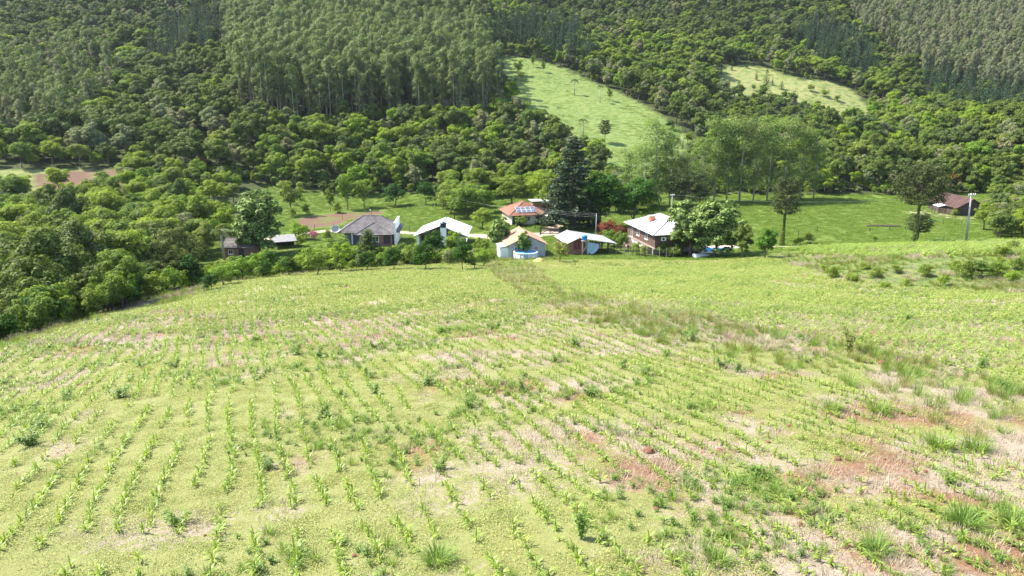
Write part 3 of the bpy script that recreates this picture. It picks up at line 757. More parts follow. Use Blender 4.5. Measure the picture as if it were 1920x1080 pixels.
    for i, (u, v, s, kd) in enumerate(CL):
        g = G(u, v); o = link('stone' if kd == 's' else 'soil_clod', rocks[i % 4], None, (g[0], g[1], g[2]+s*.1), float(rng.uniform(0, 6.3))); o.scale = (s*.5, s*.42, s*.38)
        if kd == 's': tag(o, 'large reddish brown stone lying between corn rows' if i == 0 else 'small brown stone lying on pale straw between corn rows', 'stone')
        else: tag(o, 'clod of red soil lying on the weedy corn field', 'clod', 'clods of red soil in the corn field')
M_CLOD = plain('red_clod', (0.17, 0.075, 0.045), 0.95, 0.4, 4, 0.5)
make_field_plants()

# ---------------------------------------------------------------- trees
def lobes_mesh(name, LC, LR, per, leaf, mat, seed, up=0.35, aspect=0.66, squash=0.8, rnd=0.24, droop=0.0):
    r = np.random.default_rng(seed)
    LC = np.asarray(LC, float); LR = np.asarray(LR, float)
    w = np.maximum((per*(LR/LR.mean())**2).astype(int), 6)
    idx = np.repeat(np.arange(len(LC)), w); n = len(idx)
    d = r.normal(size=(n, 3)); d /= np.linalg.norm(d, axis=1, keepdims=True)
    d[:, 2] = np.where(d[:, 2] < -0.35, -d[:, 2], d[:, 2])
    # break the shell up so that the outline stays ragged
    rad = LR[idx]*(0.62 + 0.42*r.uniform(size=n)**0.7) * (1 + 0.18*np.sin(d[:, 0]*5 + idx)*np.cos(d[:, 1]*6 + idx*1.7))
    C = LC[idx] + d*rad[:, None]*np.array([1, 1, squash])
    Nn = d + np.array([0, 0, up]) + r.normal(0, rnd, (n, 3))
    if droop: Nn[:, 2] *= (1-droop)
    V, F = leafquads(C, Nn, r.uniform(0.6, 1.4, n)*leaf, aspect, r, 0.12)
    return np_mesh(name, V, F, mat)
def trunk_mesh(name, pts, rad, limbs, mat, sides=7):
    m = MB(); m.tube(pts, rad, sides)
    for (a, b, r0) in limbs:
        a = np.array(a, float); b = np.array(b, float); mid = a*0.45 + b*0.55 + np.array([0, 0, -0.12*np.linalg.norm(b-a)])
        m.tube([a, mid, b], [r0, r0*0.65, r0*0.25], 5)
    return m.mesh(name, mat, True)

def broadleaf(seed, H, Rr, nl, per, leaf, mat, low=0.30, bark=None, lean=0.25, shape=0.42):
    r = np.random.default_rng(seed)
    cz = H*(low + (1-low)*0.47); rz = H*(1-low)*0.58
    LC = []; LR = []
    for i in range(nl):
        for _ in range(30):
            d = r.normal(size=3); d /= np.linalg.norm(d)
            if d[2] > -0.88: break
        k = r.uniform(0.30, 0.86)
        c = np.array([d[0]*Rr*k, d[1]*Rr*k, cz + d[2]*rz*k])
        LC.append(c); LR.append(Rr*r.uniform(0.20, shape)*(1.15-.45*(k-.3)/.56))
    LC.append([0, 0, cz]); LR.append(Rr*0.5)
    cm = lobes_mesh('crown', LC, LR, per, leaf, mat, seed+1)
    bx, by = r.normal(0, lean, 2)
    top = np.array([bx, by, cz+rz*0.3]); fork = np.array([bx*.4, by*.4, H*low*0.9])
    limbs = [(fork + (top-fork)*r.uniform(0, .6), LC[k], H*0.011) for k in r.choice(nl, min(6, nl), False)]
    tm = trunk_mesh('trunk', [(0,0,-0.4), (bx*.2, by*.2, H*low*.5), fork, top], [H*.028, H*.022, H*.018, H*.006], limbs, bark or BARK)
    return tm, cm
def eucalyptus(seed, H, leaf, per, mat, nl=22, w=1.9, low=0.35):
    r = np.random.default_rng(seed); LC = []; LR = []
    for i in range(nl):
        t = low + (1-low)*(i+r.uniform())/nl
        a = r.uniform(0, 6.3); q = w*r.uniform(0.1, 0.9)*(1.1 - 0.35*abs(t-0.75)/0.4)
        LC.append([q*math.cos(a), q*math.sin(a), H*t]); LR.append(w*r.uniform(0.34, 0.62)*(0.75+0.35*(t-low)/(1-low)))
    cm = lobes_mesh('crown', LC, LR, per, leaf, mat, seed+1, up=0.3, aspect=0.45, squash=1.15, rnd=0.3, droop=0.0)
    bx, by = r.normal(0, 0.35, 2)
    limbs = [((bx*.6*t, by*.6*t, H*t), LC[k], 0.05) for k, t in ((2, low), (6, .5), (10, .6), (14, .7))]
    tm = trunk_mesh('trunk', [(0,0,-0.4), (bx*.3, by*.3, H*.4), (bx*.6, by*.6, H*.75), (bx, by, H*.97)], [0.19, 0.14, 0.09, 0.02], limbs, BARK_PALE, 6)
    return tm, cm
def pine(seed, H, Rr, n, leaf, mat, low=0.12, power=0.8):
    r = np.random.default_rng(seed); C = []; Nn = []; limbs = []
    z = low*H
    while z < H*0.97:
        f = (1-(z-low*H)/(H*(1-low)))**power
        nb = int(r.integers(4, 7)); a0 = r.uniform(0, 6.3)
        for b in range(nb):
            a = a0 + b*2*math.pi/nb + r.normal(0, .25); L = Rr*f*r.uniform(.7, 1.1) + 0.15
            limbs.append(((0, 0, z), (L*.8*math.cos(a), L*.8*math.sin(a), z+L*.10), 0.035))
            m = max(int(n*f/60), 4); t = r.uniform(.12, 1, m)**.8
            p = np.stack([np.cos(a)*L*t, np.sin(a)*L*t, z + L*(0.22*t-0.20*t**2) + 0*t], 1) + r.normal(0, .16+.10*f*Rr/3, (m, 3))*np.array([1, 1, .5])
            C.append(p); Nn.append(np.tile([0, 0, 1.0], (m, 1)) + r.normal(0, .55, (m, 3)))
        z += H*r.uniform(.028, .045)
    C = np.concatenate(C); Nn = np.concatenate(Nn)
    V, F = leafquads(C, Nn, r.uniform(.6, 1.4, len(C))*leaf, .5, r)
    cm = np_mesh('crown', V, F, mat)
    tm = trunk_mesh('trunk', [(0,0,-0.4),(0,0,H*.5),(0,0,H*.98)], [H*.018, H*.010, 0.02], limbs[::3], BARK, 6)
    return tm, cm
def araucaria(seed, H, Rr, per, leaf, low=0.5, ivy=True):
    r = np.random.default_rng(seed); LC = []; LR = []; limbs = []
    for k in range(7):
        z = H*(low + (0.94-low)*k/6); nb = 7
        for b in range(nb):
            a = b*2*math.pi/nb + k*.6 + r.normal(0, .15); L = Rr*(0.82 + 0.18*math.sin(k/6*3.1)) * (1.0 if k < 5 else 0.75)*r.uniform(.8, 1.05)
            tip = np.array([L*math.cos(a), L*math.sin(a), z + H*0.06 + 0.05*L])
            limbs.append(((0, 0, z), tip*np.array([.9, .9, 1]), .06))
            for t, q in ((1, .24), (.72, .19), (.45, .15)):
                LC.append(np.array([tip[0]*t, tip[1]*t, z + (tip[2]-z)*t*t])); LR.append(Rr*q)
    cm = lobes_mesh('crown', LC, LR, per, leaf, L_ARAU, seed+1, up=.5, aspect=.4, squash=.75)
    tm = trunk_mesh('trunk', [(0,0,-.5),(0,0,H*.5),(0,0,H*.97)], [H*.017, H*.012, .04], limbs, BARK, 8)
    iv = None
    if ivy:
        n = 900; t = r.uniform(0, 1, n)**1.3; a = r.uniform(0, 6.3, n); q = (.20 + .55*(1-t)**2*r.uniform(.4, 1, n))
        C = np.stack([q*np.cos(a), q*np.sin(a), t*H*low*1.02], 1)
        V, F = leafquads(C, np.stack([np.cos(a), np.sin(a), 0*a+.3], 1) + r.normal(0, .5, (n, 3)), r.uniform(.6, 1.3, n)*.26, .7, r)
        iv = np_mesh('ivy', V, F, L_DARK)
    return tm, cm, iv
def palm(seed, H, Rr):
    r = np.random.default_rng(seed); V = []; F = []; n = 0
    for k in range(20):
        a = k*2.4; e = r.uniform(-.1, 1.2); L = Rr*r.uniform(.85, 1.1)
        t = np.linspace(0.08, 1, 15)
        pts = np.stack([np.cos(a)*L*t*math.cos(e*.6), np.sin(a)*L*t*math.cos(e*.6), H + L*(math.sin(e)*t*.7 - .75*t*t)], 1)
        side = np.array([-math.sin(a), math.cos(a), 0])
        for s in (-1, 1):
            tip = pts + side*s*L*.28*np.sin(np.pi*np.clip(t, .05, .97))[:, None] - np.array([0, 0, 1])*L*.16
            w = (pts[1]-pts[0])*.8
            q = np.stack([pts, pts+w, tip+w*.3, tip], 1).reshape(-1, 3)
            V.append(q); F.append(np.arange(len(q)).reshape(-1, 4)+n); n += len(q)
    cm = np_mesh('crown', np.concatenate(V), np.concatenate(F), L_PALM)
    tm = trunk_mesh('trunk', [(0,0,-.4),(.05,0,H*.5),(0,.04,H)], [.24, .19, .16], [], BARK_PALE)
    return tm, cm
def join_mesh(name, a, b):
    def arr(m):
        v = np.empty(len(m.vertices)*3, np.float32); m.vertices.foreach_get('co', v)
        return v.reshape(-1, 3), [tuple(p.vertices) for p in m.polygons]
    va, fa = arr(a); vb, fb = arr(b); n = len(va)
    fb = [tuple(i+n for i in f) for f in fb]
    fs = fa+fb; mi = [0]*len(fa)+[1]*len(fb)
    groups = {}
    for f, k in zip(fs, mi): groups.setdefault(len(f), []).append((f, k))
    F = []; MI = []
    for L in groups: F.append(np.array([g[0] for g in groups[L]])); MI += [g[1] for g in groups[L]]
    return np_mesh(name, np.concatenate([va, vb]), F, [a.materials[0], b.materials[0]], MI)

def plant_tree(kind, pr, loc, scale, label, cat='tree', group=None, rz=None, names=('trunk', 'crown', 'ivy')):
    o = thing(kind, label, cat, (loc[0], loc[1], loc[2]-0.05), float(rng.uniform(0, 6.3)) if rz is None else rz, group, scale)
    for m, nm in zip(pr, names):
        if m is not None: link(nm, m, o)
    return o

# --- prototypes for the woods (far and near versions)
FAR = [broadleaf(1000, 9.5, 3.9, 22, 260, .41, L_MID), broadleaf(1010, 11, 4.4, 26, 250, .41, L_MID), broadleaf(1020, 8, 3.6, 18, 280, .40, L_MID, .22),
       broadleaf(1030, 10, 3.6, 20, 270, .41, L_MID, .3, shape=.5), broadleaf(1040, 10, 4.2, 22, 280, .41, L_DARK), broadleaf(1050, 12, 4.6, 26, 260, .41, L_DARK),
       broadleaf(1060, 9, 3.9, 20, 280, .40, L_LIGHT), broadleaf(1070, 8, 3.8, 16, 280, .37, L_LIGHT, .22), broadleaf(1080, 9.5, 3.9, 22, 240, .37, L_GREY),
       broadleaf(1090, 8, 3.5, 18, 260, .34, L_GREY, .25), broadleaf(1095, 7, 3.2, 16, 260, .34, L_RUST, .22)]
NEAR = [broadleaf(1100, 10, 4.2, 34, 260, .34, L_MID), broadleaf(1110, 9, 3.8, 30, 260, .32, L_MID, .22), broadleaf(1120, 11, 4.4, 36, 250, .36, L_DARK), broadleaf(1130, 8.5, 3.9, 30, 260, .38, L_DARK, .18),
        broadleaf(1140, 8.5, 4.0, 30, 260, .32, L_LIGHT, .22), broadleaf(1150, 9, 3.6, 26, 210, .28, L_GREY, .25), broadleaf(1160, 7.5, 3.6, 26, 260, .30, L_MID, .15), broadleaf(1170, 10, 4.0, 30, 260, .30, L_RUST, .22)]
EUC = [eucalyptus(1200+10*k, 22+k, .50, 150, L_EUC, 18, 2.7, .30) for k in range(4)]
EUCD = [eucalyptus(1260+10*k, 21+k, .50, 150, L_EUC2, 16, 2.6, .32) for k in range(2)]
PINE = [pine(1300+10*k, 15+2*k, 3.2+.2*k, 900, .62, L_PINE) for k in range(3)]
KIND = {'b0': FAR, 'n': NEAR, 'e': EUC, 'ed': EUCD, 'p': PINE}

def scatter(cell, x0, x1, y0, y1, seed):
    r = np.random.default_rng(seed)
    gx, gy = np.meshgrid(np.arange(x0, x1, cell), np.arange(y0, y1, cell))
    x = gx.ravel() + r.uniform(-.48, .48, gx.size)*cell; y = gy.ravel() + r.uniform(-.48, .48, gx.size)*cell
    k = np.abs(x) < .80*y + 40
    return x[k], y[k], r
def forest():
    items = {k: [] for k in ('b', 'n', 'e', 'ed', 'p')}
    # broadleaf wood on the hills
    x, y, r = scatter(5.6, -470, 470, 205, 640, 1)
    z = T(x, y); u, v, d = proj(x, y, z)
    k = (v > -75) & (u > -480) & (u < 2420) & (y > 208 + 5*(fbm(x, y, 20, 8, 2)-.5))
    past = inpoly(u, v, POLY_PAST) | inpoly(u, v, POLY_CLR1) | inpoly(u, v, POLY_PLOUGH_L)
    euc = inpoly(u, v, POLY_EUC) | inpoly(u, v, POLY_EUC_R) | inpoly(u, v, POLY_EUC_L)
    pin = np.zeros(len(u), bool)
    for pp in (POLY_PINE_A, POLY_PINE_B, POLY_PINE_C, POLY_PINE_D, POLY_PINE_E): pin |= inpoly(u, v, pp)
    sel = k & ~past & ~(euc & (r.uniform(size=len(u)) < np.where(u < 300, .45, .93))) & ~(pin & (r.uniform(size=len(u)) < .7))
    # keep trees short in front of the pasture so that it shows
    ht = np.ones(len(u))
    ht = np.where((u > 940) & (u < 1330) & (v > 255) & (v < 372), .9, ht)
    ht = np.where((u > 1140) & (u < 1330) & (v > 255) & (v < 372), .58, ht)
    sel &= ~((u > 1150) & (u < 1340) & (v > 255) & (v < 372) & (r.uniform(size=len(u)) < .5))
    sel &= ~((u > 1320) & (u < 1500) & (v > 300) & (v < 372) & (r.uniform(size=len(u)) < .35))
    ht = np.where((u > 1320) & (u < 1640) & (v > 180) & (v < 260), .6, ht)
    ht = np.where((u < 240) & (v > 352) & (v < 420), .55, ht)
    dk = fbm(x, y, 60, 33, 3); yl = fbm(x, y, 28, 36, 3); gy_ = fbm(x, y, 40, 39, 3)
    upl = ((u < 420) & (v < 110)) | ((u > 1050) & (u < 1600) & (v < 80))
    for i in np.where(sel)[0]:
        t = r.uniform()
        if t < 0.34*(dk[i] > .5) + .12 + .16*upl[i]: kd = int(r.integers(4, 6))
        elif t < 0.30 + .32*upl[i]*0 + .38*(yl[i] > .54) and not upl[i]: kd = int(r.integers(6, 8))
        elif t > 1 - .12 - .32*(gy_[i] > .52): kd = int(r.integers(8, 10))
        elif t > .845 and t < .855: kd = 10
        else: kd = int(r.integers(0, 4))
        s = r.uniform(.62, 1.12)*ht[i]
        items['b'].append((x[i], y[i], z[i], kd, s, d[i], u[i], v[i]))
    # understorey shrubs fill the gaps
    x, y, r = scatter(6.2, -470, 470, 209, 600, 2)
    z = T(x, y); u, v, d = proj(x, y, z)
    past = inpoly(u, v, POLY_PAST) | inpoly(u, v, POLY_CLR1) | inpoly(u, v, POLY_PLOUGH_L)
    for i in np.where((v > -60) & (u > -400) & (u < 2320) & ~past)[0]:
        items['b'].append((x[i], y[i], z[i], int(r.choice([2, 3, 7, 9])), r.uniform(.3, .5)*(0.6 if 1150 < u[i] < 1340 else 1), d[i], u[i], v[i]))
    # eucalyptus stands, planted close
    x, y, r = scatter(4.6, -420, 420, 205, 640, 3)
    z = T(x, y); u, v, d = proj(x, y, z)
    for i in np.where(inpoly(u, v, POLY_EUC) | (inpoly(u, v, POLY_EUC_L) & (r.uniform(size=len(u)) < .36)))[0]:
        left = u[i] < 300
        items['ed' if (left and r.uniform() < .3) else 'e'].append((x[i], y[i], z[i], int(r.integers(0, 2 if left else 4)) % (2 if left else 4), r.uniform(.78, 1.08)*(.72 if left else 1), d[i], u[i], v[i]))
    for i in np.where(inpoly(u, v, POLY_EUC_R))[0]:
        kd = 'ed' if r.uniform() < .85 else 'e'
        items[kd].append((x[i], y[i], z[i], int(r.integers(0, 2)), r.uniform(.6, .8), d[i], u[i], v[i]))
    # pines
    x, y, r = scatter(5.4, -420, 420, 205, 600, 4)
    z = T(x, y); u, v, d = proj(x, y, z)
    pin = np.zeros(len(u), bool)
    for pp in (POLY_PINE_A, POLY_PINE_B, POLY_PINE_C, POLY_PINE_D, POLY_PINE_E): pin |= inpoly(u, v, pp)
    for i in np.where(pin & (r.uniform(size=len(u)) < .8))[0]:
        items['p'].append((x[i], y[i], z[i], int(r.integers(0, 3)), r.uniform(.65, 1.1)*(.5 if inpoly(u[i], v[i], POLY_PINE_E) else 1), d[i], u[i], v[i]))
    # wooded gully on the left of the field
    x, y, r = scatter(4.7, -190, -38, 34, 212, 5)
    z = T(x, y); u, v, d = proj(x, y, z)
    fe = np.interp(y, [34, 50, 70, 92, 100, 112, 125, 140, 165, 185, 209], [-41, -42, -44, -48, -50, -52, -54, -57, -66, -73, -80])
    ok = (x < fe) & (u > -600) & ~inpoly(u, v, POLY_PLOUGH_L) 
    for i in np.where(ok)[0]:
        t = r.uniform(); edge = fe[i]-x[i]
        kd = int(r.choice([2, 3, 3, 2, 3, 0, 1, 6])) if y[i] < 105 else int(r.choice([0, 1, 4, 4, 5, 6, 2, 0, 0, 1, 6, 4]))  # mostly dark foliage near the field, so its colour carries the gully shade
        s = r.uniform(.65, 1.1)*(0.72 if edge < 5 else 1.0)
        if y[i] < 60: s *= .95
        if v[i] < 420: s *= .72
        if u[i] > 260 and y[i] < 130: s *= .95
        # stay below the sight line to the ploughed field on the hillside
        items['n'].append((x[i], y[i], z[i], kd, s, d[i], u[i], v[i]))
    # trees standing close behind the houses and along the foot of the wood
    x, y, r = scatter(5.0, -24, 34, 150, 212, 8)
    z = T(x, y); u, v, d = proj(x, y, z)
    for i in np.where((v < 400) & (v > 350) & (u > 825) & (u < 1235) & ~((v > 374) & (u > 915) & (u < 1062)))[0]:
        items['n'].append((x[i], y[i], z[i], int(r.choice([0, 1, 4, 5, 6, 0, 1, 3])), r.uniform(.6, .95), d[i], u[i], v[i]))
    x, y, r = scatter(4.6, -40, 22, 112, 128, 9)
    z = T(x, y); u, v, d = proj(x, y, z)
    for i in np.where((v > 478) & (v < 503) & (u > 545) & (u < 925))[0]:
        items['n'].append((x[i], y[i], z[i], int(r.choice([4, 6, 5, 1])), r.uniform(.18, .32), d[i], u[i], v[i]))
    # scrub along the foot of the woods hides the trunks
    x, y, r = scatter(3.2, -170, 170, 196, 216, 12)
    z = T(x, y); u, v, d = proj(x, y, z)
    edge = 209 + 6*(fbm(x, y, 20, 8, 2)-.5)
    for i in np.where((y > edge-2.5) & (y < edge+6) & (u > 240) & (u < 1960) & ~((u > 1150) & (u < 1300)) & ~inpoly(u, v, POLY_PLOUGH_L))[0]:
        items['b'].append((x[i], y[i], z[i], int(r.choice([2, 7, 9, 2, 4])), r.uniform(.22, .42), d[i], u[i], v[i]))
    # right end: bushes beside the barn and along the far side of the meadow
    x, y, r = scatter(3.6, 84, 175, 112, 208, 6)
    z = T(x, y); u, v, d = proj(x, y, z)
    for i in np.where((u > 1852 + 10*np.sin(y)) & (u < 2300) & (y > 126))[0]:
        items['n'].append((x[i], y[i], z[i], int(r.choice([6, 6, 5, 6, 3, 1])), r.uniform(.45, .72), d[i], u[i], v[i]))
    return items
BLAB = {'b': {0: ('green broadleaf tree in the mixed wood on the slope above the valley', 'mid green trees of the hillside wood'),
              4: ('dark green broadleaf tree in the mixed wood above the valley', 'dark green trees of the hillside wood'),
              6: ('bright yellow-green tree in the mixed wood above the valley', 'yellow-green trees of the hillside wood'),
              8: ('grey-green tree in the mixed wood above the valley', 'grey-green trees of the hillside wood'),
              10: ('rust tinted tree in the mixed wood above the valley', 'rust tinted trees of the hillside wood')},
        'n': {0: ('green leafy tree in the wooded gully beside the corn field', 'green trees of the gully'), 2: ('dark shady tree in the wooded gully beside the corn field', 'dark trees of the gully'),
              4: ('light green tree in the wooded gully beside the corn field', 'light green trees of the gully'), 5: ('grey-green thin-leaved tree in the wooded gully beside the corn field', 'grey-green trees of the gully'),
              7: ('rust tinted tree in the wooded gully beside the corn field', 'rust tinted trees of the gully')}}
def lab_b(fam, kd):
    t = BLAB[fam]; key = max(k for k in t if k <= kd)
    if fam == 'n' and kd == 6: key = 0
    return t[key]
def build_forest():
    items = forest()
    vis = lambda it: -20 < it[6] < 1940 and -40 < it[7] < 1100
    # the ones that show largest become things of their own
    def split(lst, size, lim):
        o = sorted(lst, key=lambda it: -size(it)/it[5]); a = [it for it in o if vis(it)][:lim]; ids = {id(q) for q in a}
        return a, [it for it in lst if id(it) not in ids]
    bn = [('n',)+it for it in items['n']] + [('b',)+it for it in items['b']]
    bn.sort(key=lambda it: -(9*it[5])/it[6])
    big = [it for it in bn if -20 < it[7] < 1940][:300]; ids = {id(q) for q in big}
    for it in big:
        fam, (x, y, z, kd, s) = it[0], it[1:6]
        lb, gr = lab_b(fam, kd)
        uu, vv = it[7], it[8]
        big_ = 'large ' if s > .95 else 'small ' if s < .7 else ''
        if fam == 'b':
            where = 'above the ploughed plot' if uu < 260 else 'below the eucalyptus plantation' if uu < 900 else 'below the pasture' if uu < 1180 else 'behind the airy trees of the meadow' if uu < 1540 else 'behind the barn'
            lb = lb.replace('on the slope above the valley', where).replace('above the valley', where); gr = gr + ' ' + where
        elif x < -30:
            where = 'beside the field edge' if x > -50 else 'deep inside the gully' if y < 120 else 'below the ploughed plot'
            lb = lb.replace('beside the corn field', where); gr = gr + ' ' + where
        elif y < 130: lb, gr = 'low leafy tree in the scrub between the corn field and the houses', 'low trees of the scrub below the houses'
        elif x < 60:
            lb = {0: 'green', 1: 'green', 3: 'dark', 4: 'light green', 5: 'grey-green', 6: 'bushy green'}.get(kd, 'green') + ' tree in the wood edge close behind the solar panel house'; gr = lb.split(' tree')[0] + ' trees behind the solar panel house'
        lb = big_ + lb; gr = big_ + gr
        if fam == 'n' and x > 60: lb, gr = 'leafy tree in the thicket between the barn and the bank', 'trees of the thicket beside the barn'
        plant_tree('broadleaf_tree', (NEAR if fam == 'n' else FAR)[kd], (x, y, z), (s*float(rng.uniform(.9, 1.12)), s*float(rng.uniform(.9, 1.12)), s), lb, 'tree', gr)
    def stuff(name, rest, protos, label):
        if not rest: return
        A = np.array([[q[0], q[1], q[2]-.1, q[3], q[4]] for q in rest]); n = len(A)
        sc3 = np.stack([A[:, 4]*rng.uniform(.9, 1.15, n), A[:, 4]*rng.uniform(.9, 1.15, n), A[:, 4]*rng.uniform(.92, 1.1, n)], 1)
        gn_stuff(name, A[:, :3], A[:, 3].astype(int), np.stack([rng.normal(0, .03, n), rng.normal(0, .03, n), rng.uniform(0, 6.3, n)], 1), sc3, [join_mesh(name, *p[:2]) for p in protos], label, 'woodland')
    stuff('woodland', [it[1:] for it in bn if id(it) not in ids and it[0] == 'b'], FAR, 'dense mixed broadleaf wood covering the hillside')
    stuff('gully_woodland', [it[1:] for it in bn if id(it) not in ids and it[0] == 'n'], NEAR, 'thicket of trees filling the gully beside the field')
    a, b = split(items['e'], lambda it: 24*it[4], 190)
    for (x, y, z, kd, s, d, u, v) in a:
        right = u > 1500
        plant_tree('eucalyptus_tree', EUC[kd], (x, y, z), s, 'slender tall eucalyptus tree standing in the olive-green plantation beside the pasture' if 300 < u < 1500 else 'slender olive eucalyptus scattered in the wood above the ploughed plot',
                   'tree', 'eucalyptus trees of the plantation' if 300 < u < 1500 else 'eucalyptus trees above the ploughed plot')
    stuff('eucalyptus_plantation', b, EUC, 'close planted eucalyptus stand rising up the hill behind its front rows')
    a, b = split(items['ed'], lambda it: 22*it[4], 110)
    for (x, y, z, kd, s, d, u, v) in a:
        plant_tree('eucalyptus_tree', EUCD[kd], (x, y, z), s, 'greyish dry-looking eucalyptus in the wood above the ploughed plot' if u < 700 else 'greyish eucalyptus of the pale plantation high on the slope behind the barn',
                   'tree', 'grey eucalyptus above the ploughed plot' if u < 700 else 'grey eucalyptus behind the barn')
    stuff('pale_eucalyptus_plantation', b, EUCD, 'pale grey eucalyptus plantation on the slope above the barn')
    a, b = split(items['p'], lambda it: 16*it[4], 280)
    for (x, y, z, kd, s, d, u, v) in a:
        lb = ('dark blue-green pine in the group left of the eucalyptus plantation', 'pines beside the eucalyptus plantation') if u < 600 else \
             ('dark pine in the row along the upper edge of the pasture', 'pines above the pasture') if u < 1200 else ('dark pine in the groups around the dry grass clearing', 'pines around the clearing')
        plant_tree('pine_tree', PINE[kd], (x, y, z), s, lb[0], 'pine', lb[1])
    stuff('pine_wood', b, PINE, 'dark pines in groups on the slope')
build_forest()

# --- single trees that the photograph shows
MPX = lambda g: float(proj(g[0], g[1], g[2])[2])/FPX        # metres per photograph pixel at a point
SILV = [broadleaf(1400, 11, 4.3, 110, 190, .36, L_SILV, .08, shape=.27), broadleaf(1410, 10, 4.0, 100, 190, .36, L_SILV, .08, shape=.28), broadleaf(1420, 6, 2.4, 36, 190, .28, L_SILV, .10)]
PLANEG = [broadleaf(1430, 6.5, 2.2, 34, 150, .28, L_DARK, .12), broadleaf(1440, 6, 2.3, 34, 150, .28, leaf_mat('foliage_fresh', [(.08,.17,.02),(.09,.18,.022)], .35), .12)]
def tree_px(kind, pr, h0, w0, u, v, hpx, wpx, label, cat='tree', group=None, d=None, names=('trunk', 'crown', 'ivy')):
    g = G(u, v, 40) if d is None else None
    if g is None:
        q = P(u, v, d); g = np.array([q[0], q[1], Tz(q[0], q[1])])
    m = MPX(g); sh = hpx*m/h0; sw = wpx*m/w0
    return plant_tree(kind, pr, g, (sw, sw, sh), label, cat, group, names=names)
tree_px('plane_tree', SILV[0], 11, 8.6, 488, 478, 126, 110, 'tall oval tree with pale shining leaves beside the brick shed')
tree_px('plane_tree', SILV[0], 11, 8.6, 1292, 480, 106, 108, 'broad pale-leaved tree standing against the white-roofed brown house')
tree_px('plane_tree', SILV[1], 10, 8.0, 1340, 481, 112, 108, 'broad pale-leaved tree standing over the blue swimming pool')
tree_px('small_tree', PLANEG[0], 6.5, 4.4, 1391, 483, 72, 44, 'small dark green tree at the corner of the swimming pool')
tree_px('small_tree', PLANEG[1], 6, 4.6, 1434, 485, 66, 44, 'small fresh green tree between the swimming pool and the dirt track')
tree_px('plane_tree', SILV[2], 6, 4.8, 935, 474, 72, 50, 'pale-leaved young tree at the corner of the small orange-roofed house')
tree_px('plane_tree', SILV[2], 6, 4.8, 981, 483, 54, 32, 'pale-leaved sapling in front of the small orange-roofed house')
CONE = pine(1500, 10, 3.4, 5200, .36, L_DARK, .03, .65)
tree_px('cypress_tree', CONE, 10, 6.4, 692, 492, 66, 60, 'dark cone-shaped evergreen in front of the grey-roofed house', 'tree')
BIGC = pine(1510, 22, 6.5, 11000, .62, leaf_mat('foliage_conifer_big', [(.055,.085,.045),(.06,.09,.05)], .2, .5, .15), .04, .7)
tree_px('conifer_tree', BIGC, 22, 12, 1072, 428, 172, 122, 'huge dark conifer towering behind the wooden gate')
FR = [broadleaf(1600, 4.5, 2.1, 26, 110, .20, L_LIGHT, .16), broadleaf(1610, 4.5, 2.0, 26, 110, .20, L_MID, .18), broadleaf(1620, 4.2, 1.9, 24, 110, .2, leaf_mat('foliage_citrus', [(.03,.085,.012),(.045,.10,.012)], .3), .12),
      broadleaf(1630, 3.0, 2.2, 26, 130, .18, L_LIGHT, .05), broadleaf(1640, 2.6, 2.0, 24, 130, .16, L_MID, .05)]
FH = [4.5, 4.5, 4.2, 3.0, 2.6]; FW = [4.2, 4.0, 3.8, 4.4, 4.0]
def fr(k, u, v, h, w, label, kind='fruit_tree', cat='tree', group=None, d=None): tree_px(kind, FR[k], FH[k], FW[k], u, v, h, w, label, cat, group, d)
GH = 'row of fruit trees at the lower edge of the corn field'
for (k, u, v, h, w) in [(0,452,527,50,62),(2,500,521,36,34),(0,500,508,40,44),(2,543,518,40,40),(0,593,517,58,62),(0,640,509,58,58),(2,688,506,38,44),(2,737,506,46,46),(2,796,506,54,56),
                        (2,868,507,62,46),(0,905,500,36,44),(1,770,496,36,40),(0,420,536,44,60),(2,395,545,34,40),(0,565,510,36,44),(1,660,498,30,30),(1,890,505,30,40),(0,720,497,24,40)]:
    fr(k, u, v, h, w, {0: 'small bright green fruit tree at the lower edge of the corn field', 1: 'small grey-green fruit tree at the lower edge of the corn field', 2: 'small dark glossy citrus tree at the lower edge of the corn field'}[k],
       group={0: 'bright fruit trees below the corn', 1: 'grey-green fruit trees below the corn', 2: 'citrus trees below the corn'}[k])
fr(2, 815, 486, 58, 52, 'bushy green tree in front of the white gabled house, under its water tower')
fr(0, 853, 484, 54, 42, 'bright green tree in front of the white house lean-to')
fr(1, 1050, 492, 40, 44, 'pale bushy shrub between the round pool and the low shed', 'shrub', 'shrub')
fr(3, 560, 449, 34, 48, 'round clipped yellow-green bush beside the dirt track', 'round_bush', 'bush')
fr(4, 615, 452, 22, 22, 'small round citrus bush on the lawn by the grey-roofed house', 'round_bush', 'bush')
fr(4, 563, 462, 22, 26, 'loose green shrub below the round clipped bush', 'shrub', 'shrub')
PINKB = broadleaf(1650, 2.6, 1.9, 22, 110, .16, L_PINK, .05)
tree_px('flowering_shrub', PINKB, 2.6, 3.8, 588, 450, 20, 22, 'pink flowering shrub beside the round clipped bush', 'shrub')
REDB = broadleaf(1660, 3.0, 2.3, 26, 110, .2, L_RED, .3); HEDGE = broadleaf(1670, 3.4, 2.0, 26, 120, .2, L_MID, .04)
tree_px('flowering_shrub', REDB, 3.0, 4.6, 1137, 452, 38, 44, 'red flowering shrub behind the low shed carport', 'shrub')
tree_px('flowering_shrub', REDB, 3.0, 4.6, 1160, 456, 34, 34, 'red flowering shrub between the utility pole and the brown house', 'shrub')
tree_px('hedge_bush', HEDGE, 3.4, 4.0, 1140, 462, 34, 36, 'green hedge bush behind the low shed carport roof', 'bush')
tree_px('hedge_bush', HEDGE, 3.4, 4.0, 1166, 470, 38, 36, 'green hedge bush beside the stilted brown house steps', 'bush')
